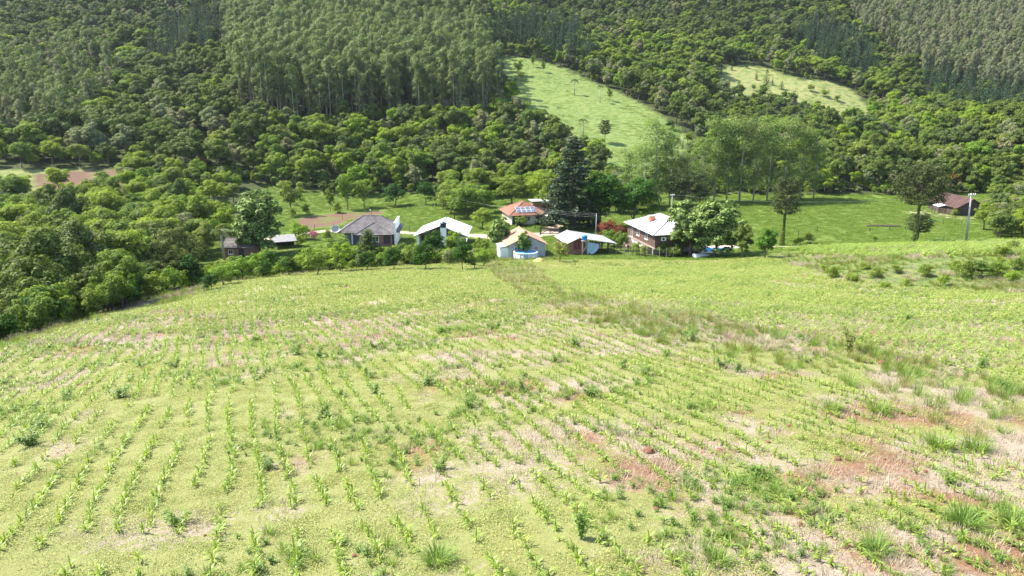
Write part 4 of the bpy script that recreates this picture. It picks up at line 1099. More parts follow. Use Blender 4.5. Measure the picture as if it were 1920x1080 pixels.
tree_px('hedge_bush', HEDGE, 3.4, 4.0, 1243, 481, 30, 30, 'green hedge bush at the front corner of the brown house', 'bush')
tree_px('hedge_bush', HEDGE, 3.4, 4.0, 975, 424, 20, 30, 'yellow-green bush in front of the solar panel house', 'bush')
for (u, v, h, w, lb) in [(1192,478,26,26,'leafy hedge bush along the left wall of the brown house, nearest the steps'),(1207,480,22,24,'leafy hedge bush along the left wall of the brown house, nearest the corner'),(1262,482,22,30,'low hedge bush under the air conditioner of the brown house'),(905,478,34,40,'leafy hedge bush between the white house and the small orange-roofed house'),(757,470,16,24,'low bush on the lawn between grey and white houses'),(742,478,20,30,'green bush at the corner of the grey-roofed house'),(640,486,22,30,'bush in front of the grey house porch')]:
    tree_px('hedge_bush', HEDGE, 3.4, 4.0, u, v, h, w, lb, 'bush')
# meadow trees behind the grey-roofed house
fr(1, 547, 404, 68, 58, 'light spreading tree on the meadow edge with ivy-clad foot', 'meadow_tree')
for (k, u, v, h, w, lb) in [(4,549,408,18,16,'dark round bush under the light spreading meadow tree'),(4,575,402,20,20,'small bush on the meadow beside the ploughed strip'),(1,620,398,46,20,'thin bare-looking young tree on the meadow'),
                            (4,633,400,22,22,'round bush between the thin young trees on the meadow'),(1,652,394,72,44,'airy tree with a forked trunk on the meadow'),(1,683,390,56,48,'leafy tree with leaning trunk on the meadow'),
                            (2,740,386,44,56,'dark leafy tree with broad shadow on the meadow'),(2,800,384,46,40,'leafy tree where the meadow meets the wood')]:
    fr(k, u, v, h, w, lb, 'meadow_tree' if k != 4 else 'round_bush', 'tree' if k != 4 else 'bush')
BB = [broadleaf(1700, 12, 5.5, 40, 240, .36, leaf_mat('foliage_lush', [(.045,.11,.014),(.055,.125,.016)], .38), .12), broadleaf(1710, 11, 5, 36, 240, .34, L_MID, .12), broadleaf(1720, 9, 4.4, 34, 220, .3, L_LIGHT, .15)]
for (k, u, v, h, w, lb) in [(0,1125,428,108,112,'lush broad tree behind the low shed and the power lines'),(0,1188,426,98,104,'lush broad tree behind the white-roofed brown house'),(1,1215,412,60,60,'green tree standing beside the meadow behind the white roof'),
                            (1,1040,405,90,80,'green tree behind the solar panel house annex'),(1,875,408,66,88,'dark leafy tree between the white gabled house and the solar panel house'),(1,845,400,60,60,'leafy tree beside the garden plot behind the white roof'),
                            (2,905,398,50,60,'light green tree behind the solar panel house'),(1,960,384,58,80,'green tree on the far side of the solar panel house'),(2,1010,384,60,70,'light green tree behind the annex of the solar panel house'),
                            (1,905,428,40,50,'shady bush tree beside the solar panel house wall'),(2,925,446,30,40,'pale bush beside the dirt track near the solar panel house')]:
    tree_px('leafy_tree', BB[k], [12, 11, 9][k], [11, 10, 8.8][k], u, v, h, w, lb)
AR = [araucaria(1800, 12.5, 2.9, 48, .30, .48), araucaria(1810, 14.5, 4.4, 75, .34, .52), araucaria(1820, 9, 4.2, 70, .34, .3, False), araucaria(1830, 8, 2, 34, .28, .4, False)]
tree_px('araucaria_tree', AR[0], 12.5, 5.8, 1466, 460, 122, 54, 'araucaria with ivy-clad bare trunk beside the dirt track on the meadow')
tree_px('araucaria_tree', AR[1], 14.5, 8.8, 1713, 458, 142, 86, 'broad-crowned araucaria with bare trunk in front of the wooden barn')
tree_px('araucaria_tree', AR[2], 9, 8.4, 1290, 396, 66, 82, 'low spreading araucaria behind the pale-leaved trees by the pool')
tree_px('araucaria_tree', AR[3], 8, 4, 1720, 455, 52, 42, 'young araucaria at the foot of the broad-crowned araucaria')
AI = [eucalyptus(1900+10*k, 20+k, .34, 165, L_AIRY, 40, 3.1, .16) for k in range(3)]
for i, (u, v, h, w) in enumerate([(1228,388,152,74),(1205,392,110,54),(1338,378,145,62),(1362,378,146,54),(1386,379,144,62),(1412,378,140,52),(1438,376,146,62),(1468,374,136,58),(1500,372,122,50),(1282,384,92,40),(1312,380,112,44),(1525,372,100,44),(1180,385,100,50),(1255,384,118,46)]):
    tree_px('poplar_tree', AI[i % 3], 20+i % 3, 6.4, u, v, h, w, 'tall airy olive-green tree with bare pale trunk at the far meadow edge', 'tree', 'airy trees along the far meadow edge')
PALM = [palm(2000, 7, 2.0), palm(2010, 8, 2.1)]
for (u, v, h, w, lb) in [(1077,178,30,16,'palm with grey trunk on the pasture, upper of two'),(1125,193,34,13,'palm with grey trunk on the pasture, lower of two'),(1093,258,36,20,'palm rising from the wood below the pasture'),(1280,278,36,18,'palm on the lower right end of the pasture'),(418,462,62,50,'palm growing at the gully edge beside the brick shed')]:
    tree_px('palm_tree', PALM[0], 7.6, 4.0, u, v, h, w, lb, 'palm', d=None if v < 300 else 122)
tree_px('araucaria_tree', AR[3], 8, 4, 1134, 268, 40, 22, 'small araucaria rising from the wood below the pasture')
fr(1, 973, 142, 30, 22, 'lone leafy tree on the upper pasture', 'pasture_tree'); fr(1, 977, 152, 18, 16, 'small tree just below the lone tree on the upper pasture', 'pasture_tree')
fr(2, 1257, 243, 18, 26, 'low dark bush at the lower right corner of the pasture', 'pasture_bush', 'bush')
for (u, v, h, w, lb) in [(1000,126,22,12,'thin tree at the upper edge of the pasture, uphill one'),(1018,136,22,12,'thin tree at the upper edge of the pasture, downhill one'),(923,168,40,26,'dark tree at the corner where the eucalyptus meets the pasture'),(1142,190,26,14,'thin tree on the right border of the pasture')]:
    tree_px('pasture_tree', FR[1], 4.5, 4.0, u, v, h, w, lb)
tree_px('pine_tree', PINE[0], 15, 6.4, 926, 106, 52, 44, 'spreading dark pine alone at the top of the pasture', 'pine')
tree_px('pine_tree', PINE[1], 17, 6.8, 1435, 176, 46, 22, 'lone pine standing in the dry grass clearing', 'pine')
BAM = lobes_mesh('crown', [[1.6*math.cos(a)*q, 1.6*math.sin(a)*q, 6.8-1.2*q-0.5*math.sin(3*a)] for a in np.arange(0, 6.28, .42) for q in (.6, 1.3, 2.0)], [.85]*45, 130, .36, L_BAMB, 2100, up=.2, aspect=.28, squash=.8, droop=.3)
BAMT = MB()
for a in np.arange(0, 6.28, .35): BAMT.tube([(.7*math.cos(a), .7*math.sin(a), -.3), (1.0*math.cos(a), 1.0*math.sin(a), 4.0), (1.9*math.cos(a), 1.9*math.sin(a), 6.4)], [.06, .05, .02], 5)
BAMT = BAMT.mesh('culms', L_BAMB)
for i, (x, y, s, lb) in enumerate([(-52, 104, 1.2, 'big plumed bamboo clump at the end of the gully near the palm'), (-58, 110, 1.3, 'plumed bamboo clump behind the bamboo nearest the field'), (-50, 96, 1.0, 'low plumed bamboo clump overhanging the field edge'), (-62, 103, 1.25, 'plumed bamboo clump deeper in the gully')]):
    plant_tree('bamboo_clump', (BAMT, BAM), (x, y, Tz(x, y)), s, lb, 'bamboo', None, names=('culms', 'crown'))
# shrubs on the bank and along the track
for i, (u, v, h, w) in enumerate([(1560,520,22,34),(1600,528,18,30),(1640,520,20,32),(1680,512,16,26),(1735,518,24,34),(1768,535,24,24),(1810,520,34,48),(1840,522,36,46),(1868,515,26,40),(1900,530,24,40),(1790,505,18,30),(1880,480,22,34),(1900,470,20,30),(1620,505,14,24),
                                 (1515,457,22,30),(1500,459,16,22),(1490,460,12,16),(1640,453,12,12),(1790,404,16,20),(1545,512,16,26),(1700,535,14,22),(1660,540,14,22),(1905,505,24,36)]):
    k = [4, 3, 4, 1][i % 4]
    fr(k, u, v, h, w, ['low green shrub on the rough bank below the concrete pole', 'yellow-green shrub on the rough bank below the concrete pole', 'low green shrub on the rough bank below the concrete pole', 'thin grey-green shrub on the rough bank below the concrete pole'][i % 4] if u > 1530 else 'low shrub beside the dirt track by the ivy-clad araucaria', 'shrub', 'shrub',
       ['green shrubs on the bank', 'yellow-green shrubs on the bank', 'green shrubs on the bank', 'grey-green shrubs on the bank'][i % 4] if u > 1530 else 'shrubs beside the dirt track')
for i, (u, v, h, w) in enumerate([(1352,140,14,9),(1372,132,12,8),(1400,128,12,8),(1418,150,14,9),(1448,160,14,10),(1385,165,16,10),(1362,172,18,12),(1465,168,16,14),(1520,172,14,18),(1545,182,14,20),(1570,190,12,16),(1412,170,12,12)]):
    if i < 8: tree_px('pine_tree', PINE[i % 3], 15+2*(i % 3), 6.6, u, v, h, w, 'tiny young pine growing in the dry grass clearing', 'pine', 'young pines in the dry clearing')
    else: fr(1, u, v, h, w, 'grey-green bush growing in the dry grass clearing', 'shrub', 'shrub', 'bushes in the dry clearing')
r_ = np.random.default_rng(78); n_ = 420
x_ = r_.uniform(-47, -2, n_); y_ = field_far(x_) + r_.uniform(-.5, 9.5, n_); z_ = T(x_, y_); u_, v_, d_ = proj(x_, y_, z_)
k_ = (u_ > 380) & (u_ < 930) & (v_ > 484) & (fbm(x_, y_, 4, 55, 2) > .40); x_, y_, z_ = x_[k_], y_[k_], z_[k_]; n_ = len(x_)
gn_stuff('scrub', np.stack([x_, y_, z_-.05], 1), r_.integers(0, 5, n_), np.stack([0*x_, 0*x_, r_.uniform(0, 6.3, n_)], 1), r_.uniform(.22, .62, n_), [join_mesh('scrub', *FR[k][:2]) for k in (0, 1, 3, 4, 0)], 'tangled bright scrub between the corn field and the houses', 'scrub')
# shrubs that close the gully edge against the field
r_ = np.random.default_rng(77)
for i in range(46):
    y = 36 + i*1.75; x = float(field_left(y)) - r_.uniform(5, 9) - (2 if y > 60 else 0)
    k = int(r_.choice([1, 2, 3, 4, 0]))
    m = r_.uniform(.6, 1.25)
    plant_tree('shrub', FR[k], (x, y, Tz(x, y)), m, {0: 'bright green', 1: 'grey-green', 2: 'dark glossy', 3: 'yellow-green round', 4: 'low mid green'}[k] + ' shrub on the gully edge beside the corn', 'shrub', {0: 'bright', 1: 'grey-green', 2: 'dark glossy', 3: 'yellow-green', 4: 'mid green'}[k] + ' shrubs on the gully edge')

# ---------------------------------------------------------------- building materials
def tile_mat(name, c1, c2, c3, pitch=0.22):
    m, nt, b = new_mat(name); L = nt.links
    uv = N(nt, 'ShaderNodeUVMap')
    sp = N(nt, 'ShaderNodeSeparateXYZ'); L.new(uv.outputs[0], sp.inputs[0])
    mu = N(nt, 'ShaderNodeMath', operation='MULTIPLY'); mu.inputs[1].default_value = 2*math.pi/pitch; L.new(sp.outputs[0], mu.inputs[0])
    sn = N(nt, 'ShaderNodeMath', operation='SINE'); L.new(mu.outputs[0], sn.inputs[0])
    tc = N(nt, 'ShaderNodeTexCoord')
    n1 = N(nt, 'ShaderNodeTexNoise'); n1.inputs['Scale'].default_value = 0.9; n1.inputs['Detail'].default_value = 6; n1.inputs['Roughness'].default_value = 0.75
    n2 = N(nt, 'ShaderNodeTexNoise'); n2.inputs['Scale'].default_value = 6; n2.inputs['Detail'].default_value = 3
    L.new(tc.outputs['Object'], n1.inputs['Vector']); L.new(tc.outputs['Object'], n2.inputs['Vector'])
    ad = N(nt, 'ShaderNodeMath', operation='ADD'); L.new(n1.outputs['Fac'], ad.inputs[0]); 
    m2 = N(nt, 'ShaderNodeMath', operation='MULTIPLY'); m2.inputs[1].default_value = .35; L.new(n2.outputs['Fac'], m2.inputs[0]); L.new(m2.outputs[0], ad.inputs[1])
    r = ramp(nt, [(0.48, c1), (0.66, c2), (0.86, c3)]); L.new(ad.outputs[0], r.inputs['Fac'])
    L.new(r.outputs['Color'], b.inputs['Base Color']); b.inputs['Roughness'].default_value = .85; b.inputs['Specular IOR Level'].default_value = .25
    bp = N(nt, 'ShaderNodeBump'); bp.inputs['Strength'].default_value = .8; bp.inputs['Distance'].default_value = .05
    L.new(sn.outputs[0], bp.inputs['Height']); L.new(bp.outputs['Normal'], b.inputs['Normal'])
    return m
M_TILE_GREY = tile_mat('roof_tiles_grey', (0.085,0.072,0.068), (0.155,0.138,0.132), (0.215,0.20,0.19))
M_TILE_RED = tile_mat('roof_tiles_red', (0.19,0.08,0.052), (0.27,0.125,0.082), (0.34,0.185,0.135))
M_TILE_PALE = tile_mat('roof_tiles_pale', (0.33,0.165,0.095), (0.44,0.25,0.155), (0.47,0.33,0.25))
M_TILE_BARN = tile_mat('roof_tiles_barn', (0.06,0.033,0.03), (0.095,0.052,0.045), (0.14,0.085,0.07))
M_SHEET = tile_mat('roof_sheet_white', (0.70,0.70,0.70), (0.78,0.78,0.78), (0.82,0.82,0.82), .25)
M_FIBRO = tile_mat('roof_sheet_fibre_cement', (0.27,0.265,0.26), (0.35,0.345,0.34), (0.42,0.415,0.41), .18)
M_WHITE = plain('wall_white', (0.74,0.73,0.70), .85, .10, .8)
M_CREAM = plain('wall_cream', (0.60,0.52,0.38), .85, .14, .8)
M_GREYW = plain('wall_grey', (0.40,0.385,0.375), .85, .12, .8)
M_BRICK = plain('wall_brick', (0.24,0.125,0.085), .9, .25, 2.5, .3)
M_BROWN = plain('wood_brown', (0.105,0.062,0.045), .8, .25, 2)
M_BARNW = plain('wood_weathered', (0.085,0.06,0.05), .9, .4, 3)
M_DARKW = plain('wood_dark', (0.055,0.042,0.035), .85, .3, 3)
M_STONE = plain('plinth_plaster', (0.32,0.25,0.21), .9, .15, 1.2)
M_CONC = plain('concrete', (0.33,0.32,0.305), .9, .15, 1.5, .2)
M_DARK = plain('shade_interior', (0.05,0.05,0.055), .8, .2, 1)  # dark colour painted in for shaded openings; also colours the fan grille
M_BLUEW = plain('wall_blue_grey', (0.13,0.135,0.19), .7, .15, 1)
M_GLASS = plain('window_glass', (0.03,0.04,0.05), .08, .1, 1, spec=.8)
M_CELL = plain('solar_cell', (0.105,0.115,0.145), .25, .12, 1, spec=.8)
M_ALU = plain('aluminium', (0.66,0.67,0.68), .4, .06, 1, metallic=.3)
M_TANK = plain('tank_dark_blue', (0.018,0.03,0.06), .35, .15, 1)
M_BLUE = plain('tank_blue', (0.02,0.22,0.55), .4, .12, 1)
M_TARP = plain('tarpaulin_blue', (0.36,0.47,0.55), .6, .12, .8, .2)
M_RED = plain('paint_dark_red', (0.14,0.03,0.03), .6, .2, 2)
M_CHIM = plain('brick_orange', (0.46,0.15,0.07), .85, .2, 3, .3)
M_POOLW = plain('pool_water', (0.10,0.42,0.72), .06, .08, .6, spec=.8)
M_POOLB = plain('pool_wall', (0.56,0.62,0.70), .5, .08, .8)
M_DECK = plain('pool_deck', (0.56,0.46,0.40), .8, .12, 1)
M_TYRE = plain('tyre', (0.02,0.02,0.02), .8, .2, 3)
M_CAR = plain('car_paint_white', (0.80,0.80,0.80), .25, .03, .5, spec=.6)
M_LAMP = plain('lamp_glass', (0.7,0.7,0.65), .2, .05, 1)
M_IRON = plain('wire_metal', (0.25,0.25,0.26), .5, .2, 2)

M_SEAM = plain('roof_seam', (0.17,0.17,0.17), .7, .2, 1)
# ---------------------------------------------------------------- building helpers (local axes: -y faces the camera)
def roof_plane(mb, e0, e1, t1, t0, thick=0.07, course=0.36, lift=0.045, flat=False):
    """roof slope with stepped tile courses; eave e0->e1 (counter-clockwise seen from above), top t0..t1 above e0..e1"""
    e0, e1, t1, t0 = (np.array(p, float) for p in (e0, e1, t1, t0))
    n = np.cross(e1-e0, (t0+t1)/2-(e0+e1)/2); n /= np.linalg.norm(n)
    ed = (e1-e0)/np.linalg.norm(e1-e0); H = np.linalg.norm((t0+t1)/2-(e0+e1)/2)
    k = 1 if flat else max(int(H/course), 1)
    def uv(p, s): return (float(np.dot(p-e0, ed)), s)
    for i in range(k):
        a, b = i/k, (i+1)/k
        p0 = e0+(t0-e0)*a; p1 = e1+(t1-e1)*a; q0 = e0+(t0-e0)*b; q1 = e1+(t1-e1)*b
        lf = 0.0 if flat else lift
        f = [p0+n*lf, p1+n*lf, q1, q0]
        mb.add(f, [(0,1,2,3)]); mb.UV += [uv(f[0], a*H), uv(f[1], a*H), uv(f[2], b*H), uv(f[3], b*H)]
        if not flat or i == 0:
            g = [p0-n*(thick if i == 0 else .01), p1-n*(thick if i == 0 else .01), p1+n*lf, p0+n*lf]
            mb.add(g, [(0,1,2,3)]); mb.UV += [uv(g[0], a*H), uv(g[1], a*H), uv(g[2], a*H), uv(g[3], a*H)]
    u = [e0-n*thick, t0-n*thick, t1-n*thick, e1-n*thick]
    mb.add(u, [(0,1,2,3)]); mb.UV += [(0,0)]*4
    for (a, b) in ((e0, t0), (t1, e1)):
        s = [a-n*thick, a, b, b-n*thick] if a is t1 else [a-n*thick, a, b, b-n*thick]
        mb.add(s, [(0,1,2,3)]); mb.UV += [(0,0)]*4
    return mb
def gable_roof(parent, w, y0, y1, ze, zr, mat, oh=0.5, xr=0.0, name='roof', flat=False, cap=None, zl=None, zrr=None, wl=None, wr=None):
    """ridge along y at x = xr"""
    xl = -(wl if wl is not None else w/2)-oh; xx = (wr if wr is not None else w/2)+oh
    sl = (zr-(zl if zl is not None else ze))/(xr-(xl+oh)); sr = (zr-(zrr if zrr is not None else ze))/((xx-oh)-xr)
    zL = zr - sl*(xr-xl); zR = zr - sr*(xx-xr)
    A = (xl, y0-oh, zL); B = (xl, y1+oh, zL); C = (xx, y0-oh, zR); D = (xx, y1+oh, zR); r0 = (xr, y0-oh, zr); r1 = (xr, y1+oh, zr)
    mb = MB(); roof_plane(mb, B, A, r0, r1, flat=flat); roof_plane(mb, C, D, r1, r0, flat=flat)
    rf = mb.build(name, mat, parent)
    MB().tube([np.array(r0)+[0,-.02,.03], np.array(r1)+[0,.02,.03]], .07 if flat else .11, 8).build('ridge_cap', cap or mat, rf)
    return rf
def hip_roof(parent, w, dpt, ze, zr, ridge, mat, oh=0.6, name='roof', flat=False, cap=None, along='x', cy=0):
    x = w/2+oh; y = dpt/2+oh; A = (-x,cy-y,ze); B = (x,cy-y,ze); C = (x,cy+y,ze); D = (-x,cy+y,ze)
    if along == 'x': r0 = (-ridge/2, cy, zr); r1 = (ridge/2, cy, zr)
    else: r0 = (0, cy-ridge/2, zr); r1 = (0, cy+ridge/2, zr)
    mb = MB()
    if along == 'x':
        roof_plane(mb, A, B, r1, r0, flat=flat); roof_plane(mb, C, D, r0, r1, flat=flat); roof_plane(mb, B, C, r1, r1, flat=flat); roof_plane(mb, D, A, r0, r0, flat=flat)
        caps = [(r0, r1), (A, r0), (D, r0), (B, r1), (C, r1)]
    else:
        roof_plane(mb, B, C, r1, r0, flat=flat); roof_plane(mb, D, A, r0, r1, flat=flat); roof_plane(mb, A, B, r0, r0, flat=flat); roof_plane(mb, C, D, r1, r1, flat=flat)
        caps = [(r0, r1), (A, r0), (B, r0), (C, r1), (D, r1)]
    rf = mb.build(name, mat, parent)
    for (a, b) in caps:
        if np.linalg.norm(np.array(a)-np.array(b)) > .1: MB().tube([np.array(a)+[0,0,.04], np.array(b)+[0,0,.04]], .07 if flat else .11, 7).build('hip_cap', cap or mat, rf)
    return rf
def opening(parent, face, a, z0, w, h, at, kind='window', mat=None, fmat=None):
    """window or door on a wall; face 'f' (towards -y), 'l' (-x), 'r' (+x); a = centre along the wall, at = wall plane"""
    fr_, gl = MB(), MB(); t = .07; o = .05
    def bx(m, u0, u1, za, zb, d0, d1):
        if face == 'f': m.box(u0, u1, at-d1, at-d0, za, zb)
        elif face == 'l': m.box(at-d1, at-d0, u0, u1, za, zb)
        else: m.box(at+d0, at+d1, u0, u1, za, zb)
    for (u0, u1, za, zb) in ((a-w/2, a-w/2+t, z0, z0+h), (a+w/2-t, a+w/2, z0, z0+h), (a-w/2+t, a+w/2-t, z0+h-t, z0+h), (a-w/2+t, a+w/2-t, z0, z0+t)): bx(fr_, u0, u1, za, zb, -.02, o)
    if kind == 'window': bx(fr_, a-.025, a+.025, z0+t, z0+h-t, -.01, o-.01)
    f = fr_.build(kind, fmat or M_WHITE, parent)
    bx(gl, a-w/2+t, a+w/2-t, z0+t, z0+h-t, -.02, .015)
    gl.build('pane' if kind == 'window' else 'door_leaf', mat or M_GLASS, f)
    if kind == 'window':
        s = MB(); bx(s, a-w/2-.06, a+w/2+.06, z0-.09, z0-.003, -.02, .12); s.build('sill', fmat or M_WHITE, f)
    return f
def wall(parent, x0, x1, y0, y1, z0, z1, mat, name='wall'): return MB().box(x0, x1, y0, y1, z0, z1).build(name, mat, parent)
def gable_wall(parent, x0, x1, xr, y0, y1, z0, zl, zr_, zr, mat, name='gable_wall'):
    p = [(x0,z0),(x1,z0),(x1,zr_),(xr,zr),(x0,zl)]
    m = MB(); m.add([(x,y0,z) for x,z in p]+[(x,y1,z) for x,z in p], [(0,1,2,3,4),(9,8,7,6,5)]+[((i+1)%5, i, i+5, (i+1)%5+5) for i in range(5)])
    return m.build(name, mat, parent)
def place(u, v, d=None):
    if d is None: return G(u, v, 60)
    q = P(u, v, d); return np.array([q[0], q[1], Tz(q[0], q[1])])

# ---------------------------------------------------------------- grey tiled house
def house_grey():
    b = place(688, 462); c = (b[0], b[1]+5.2, b[2]-.1)
    h = thing('house', 'house with grey tiled hip roof and dark porch by the dirt track', 'house', c, R(3))
    wall(h, -5.2, 5.0, -2.4, 4.0, -.4, 2.6, M_WHITE)
    w2 = wall(h, -1.9, 4.6, -4.6, -2.4, -.4, 2.5, M_BRICK)  # brown-red wall, chosen dark to carry the shade on this front
    wall(h, 5.0, 5.35, -4.3, 3.6, -.4, 4.6, M_WHITE, 'parapet_wall')
    hip_roof(h, 11.0, 7.4, 2.55, 5.2, 3.4, M_TILE_GREY, .55, cy=.6)
    # front wing with its own hip
    mb = MB(); A = (-2.7,-5.2,2.35); B = (5.1-.15,-5.2,2.35); apx = (1.0,-2.2,4.35)
    rb = (1.0, .4, 4.35)
    roof_plane(mb, A, B, apx, apx); roof_plane(mb, (-2.7,-.6,2.35+.0), A, apx, (1.0,-.6,4.35)); roof_plane(mb, B, (4.95,-.6,2.35), (1.0,-.6,4.35), apx)
    rf = mb.build('wing_roof', M_TILE_GREY, h)
    for a in (A, B): MB().tube([np.array(a)+[0,0,.05], np.array(apx)+[0,0,.05]], .12, 7).build('hip_cap', M_TILE_GREY, rf)
    MB().tube([np.array(apx)+[0,0,.05], (1.0,-.4,4.4)], .12, 7).build('ridge_cap', M_TILE_GREY, rf)
    MB().box(-5.0, -1.95, -2.46, -2.402, .05, 2.1).build('porch_shade_panel', M_BLUEW, h)  # flat dark panel on the wall stands in for the shaded porch
    for x in (-5.1, -3.5): MB().box(x, x+.22, -3.3, -3.1, -.3, 2.5).build('porch_post', M_WHITE, h)
    MB().box(-5.3, -1.9, -3.4, -2.4, -.3, .05).build('porch_floor', M_CONC, h)
    opening(h, 'f', -1.0, .9, 1.1, 1.1, -4.6); opening(h, 'f', 3.6, .4, 1.3, 1.9, -4.6, 'door', M_DARKW, M_BROWN); opening(h, 'f', 1.4, .9, 1.2, 1.1, -4.6)
    opening(h, 'l', .6, .9, 1.2, 1.1, -5.2)
    d = thing('satellite_dish', 'pale satellite dish on a mast beside the grey tiled house', 'satellite dish', place(633, 462)+np.array([-.6,1.5,0]), R(200))
    MB().tube([(0,0,-.2),(0,0,3.0)], .035, 6).build('mast', M_IRON, d)
    m = MB(); m.lathe([(0.02,.0),(.35,.06),(.62,.18),(.80,.34),(.82,.34),(.63,.15),(.36,.02),(.02,-.04)], 20)
    V = np.array(m.V); a = R(-55); V = np.stack([V[:,0], V[:,1]*math.cos(a)-V[:,2]*math.sin(a), V[:,1]*math.sin(a)+V[:,2]*math.cos(a)], 1)+[0,.1,3.05]; m.V = [tuple(q) for q in V]
    m.build('dish', M_GREYW, d, True); MB().bar((0,.1,3.05),(0,.75,3.55),.03).build('feed_arm', M_IRON, d)
house_grey()

def water_tank(name, label, loc, r, hgt, mat, parent=None, lid=None):
    o = thing(name, label, 'water tank', loc)
    MB().lathe([(r*.86,0),(r*.93,hgt*.5),(r,hgt),(r*1.04,hgt),(r*1.04,hgt+.06)], 20).build('tank_body', mat, o, True)
    MB().lathe([(r*1.05,hgt+.06),(r*1.05,hgt+.12),(r*.5,hgt+.24),(r*.12,hgt+.28)], 20).build('lid', lid or mat, o, True)
    return o
# ---------------------------------------------------------------- white gabled house with tank tower
def house_white():
    b = place(826, 466); c = (b[0], b[1]+1.0, b[2]-.1)
    h = thing('house', 'white-roofed gabled house with dark open front and tank tower', 'house', c, R(-2))
    W, D, ze, zr = 9.4, 9.6, 2.7, 4.5
    wall(h, -4.3, 4.3, 3.0, D, -.4, 2.68, M_WHITE)
    gable_wall(h, -4.6, 4.6, 0, .4, .55, 2.4, 2.62, 2.62, 4.3, M_BROWN)  # brown here and on the porch back wall stands in for front shade
    MB().box(-4.25, 4.25, 2.93, 2.998, -.2, 2.5).build('porch_back_wall', M_BROWN, h)
    wall(h, -4.7, -4.3, .3, 3.0, -.4, 2.6, M_WHITE, 'side_wall')
    gable_roof(h, W, 0, D, ze, zr, M_SHEET, .55, flat=True, cap=M_SEAM)
    MB().box(.05, 1.15, -.75, .05, -.4, 4.15).build('tower', M_WHITE, h)
    m = MB(); roof_plane(m, (1.3,-2.3,1.75), (5.3,-2.3,1.75), (5.3,.35,2.45), (1.3,.35,2.45), flat=True); m.build('lean_to_roof', M_FIBRO, h)
    for x in (1.5, 5.1): MB().box(x-.08, x+.08, -2.2, -2.04, -.3, 1.75).build('post', M_BROWN, h)
    MB().box(1.3, 4.2, .2, .32, -.3, 2.35).build('lean_to_wall', M_DARKW, h)
    opening(h, 'f', -2.6, .0, 1.0, 2.0, 2.93, 'door', M_DARKW, M_BROWN); opening(h, 'f', -.9, .9, 1.2, 1.0, 2.93)
    cth = np.array(c); rz = R(-2); tx, ty = .6, -.35
    water_tank('water_tank', 'dark blue water tank on the tower of the white gabled house', (cth[0]+tx*math.cos(rz)-ty*math.sin(rz), cth[1]+tx*math.sin(rz)+ty*math.cos(rz), cth[2]+4.15), .66, .75, M_TANK)
house_white()

# ---------------------------------------------------------------- red tiled house with solar panels
def house_solar():
    c = place(981, 421); rz = R(14)
    c = np.array([c[0], c[1]+4.6, c[2]-.1])
    h = thing('house', 'red tiled hip-roofed house carrying solar panels', 'house', c, rz)
    W, D, ze, zr = 8.0, 9.6, 2.55, 4.9
    wall(h, -W/2, W/2, -D/2, D/2, -.4, 2.55, M_CREAM)
    hip_roof(h, W, D, ze-.15, zr, .8, M_TILE_RED, .75, along='y')
    MB().box(-3.7, -1.6, -D/2-.05, -D/2-.003, .0, 2.2).build('porch_shade_panel', M_DARK, h)  # dark sheet laid on the unbroken wall as painted porch shade
    opening(h, 'f', 2.6, .05, 1.6, 2.05, -D/2, 'door', M_DARK, M_BROWN); opening(h, 'f', -.2, .9, 1.4, 1.1, -D/2)
    for y in (-3.2, -1.2, 1.0, 3.0): opening(h, 'r', y, .9, 1.1, 1.15, W/2, 'window', None, M_BROWN)
    m = MB(); roof_plane(m, (5.9,-2.4,1.85), (5.9,-.2,1.85), (4.02,-.2,2.25), (4.02,-2.4,2.25), flat=True); m.build('awning', M_SHEET, h)
    for y in (-2.3, -.3): MB().box(5.75, 5.83, y-.04, y+.04, -.3, 1.85).build('awning_post', M_IRON, h)
    x = thing('annex', 'small flat-roofed annex behind the solar panel house', 'outbuilding', place(1008, 402)+np.array([1.0, 4.5, -.1]), rz)
    wall(x, -2.6, 2.6, -1.8, 1.8, -.4, 3.0, M_BRICK); MB().box(-2.9, 2.9, -2.1, 2.1, 3.0, 3.15).build('roof', M_FIBRO, x); opening(x, 'f', .4, .05, .9, 2, -1.8, 'door', M_DARKW, M_BROWN)
    # eight panels lying on the front slope
    y0, y1 = -D/2-.75, -.4; tl = math.hypot(y1-y0, zr-(ze-.15)); sy, sz = (y1-y0)/tl, (zr-ze+.15)/tl
    pan = []
    for j in range(2):
        for i in range(4): pan.append((-2.65+i*1.18, 1.05+j*1.12))
    cs, sn = math.cos(rz), math.sin(rz)
    s = thing('solar_array', 'array of eight solar panels on the red tiled roof', 'solar panels', c, rz)
    def sl(x, t, n): return (x, y0+sy*t-sz*n, ze-.15+sz*t+sy*n)
    for (px, t) in pan:
        f = MB().slab([sl(px,t,.17), sl(px+1.13,t,.17), sl(px+1.13,t+1.07,.17), sl(px,t+1.07,.17)], .05).build('solar_panel', M_ALU, s)
        MB().slab([sl(px+.05,t+.05,.178), sl(px+1.08,t+.05,.178), sl(px+1.08,t+1.02,.178), sl(px+.05,t+1.02,.178)], .006).build('cells', M_CELL, f)
    for t in (1.3, 2.9): MB().bar(sl(-2.7,t,.07), sl(2.1,t,.07), .06).build('rail', M_ALU, s)
    k = np.array(place(1008, 402))+np.array([3.2, 4.0, 0]); water_tank('water_tank', 'pale water tank on the annex behind the solar panel house', (k[0], k[1], k[2]+3.05), .75, .9, M_GREYW)
house_solar()

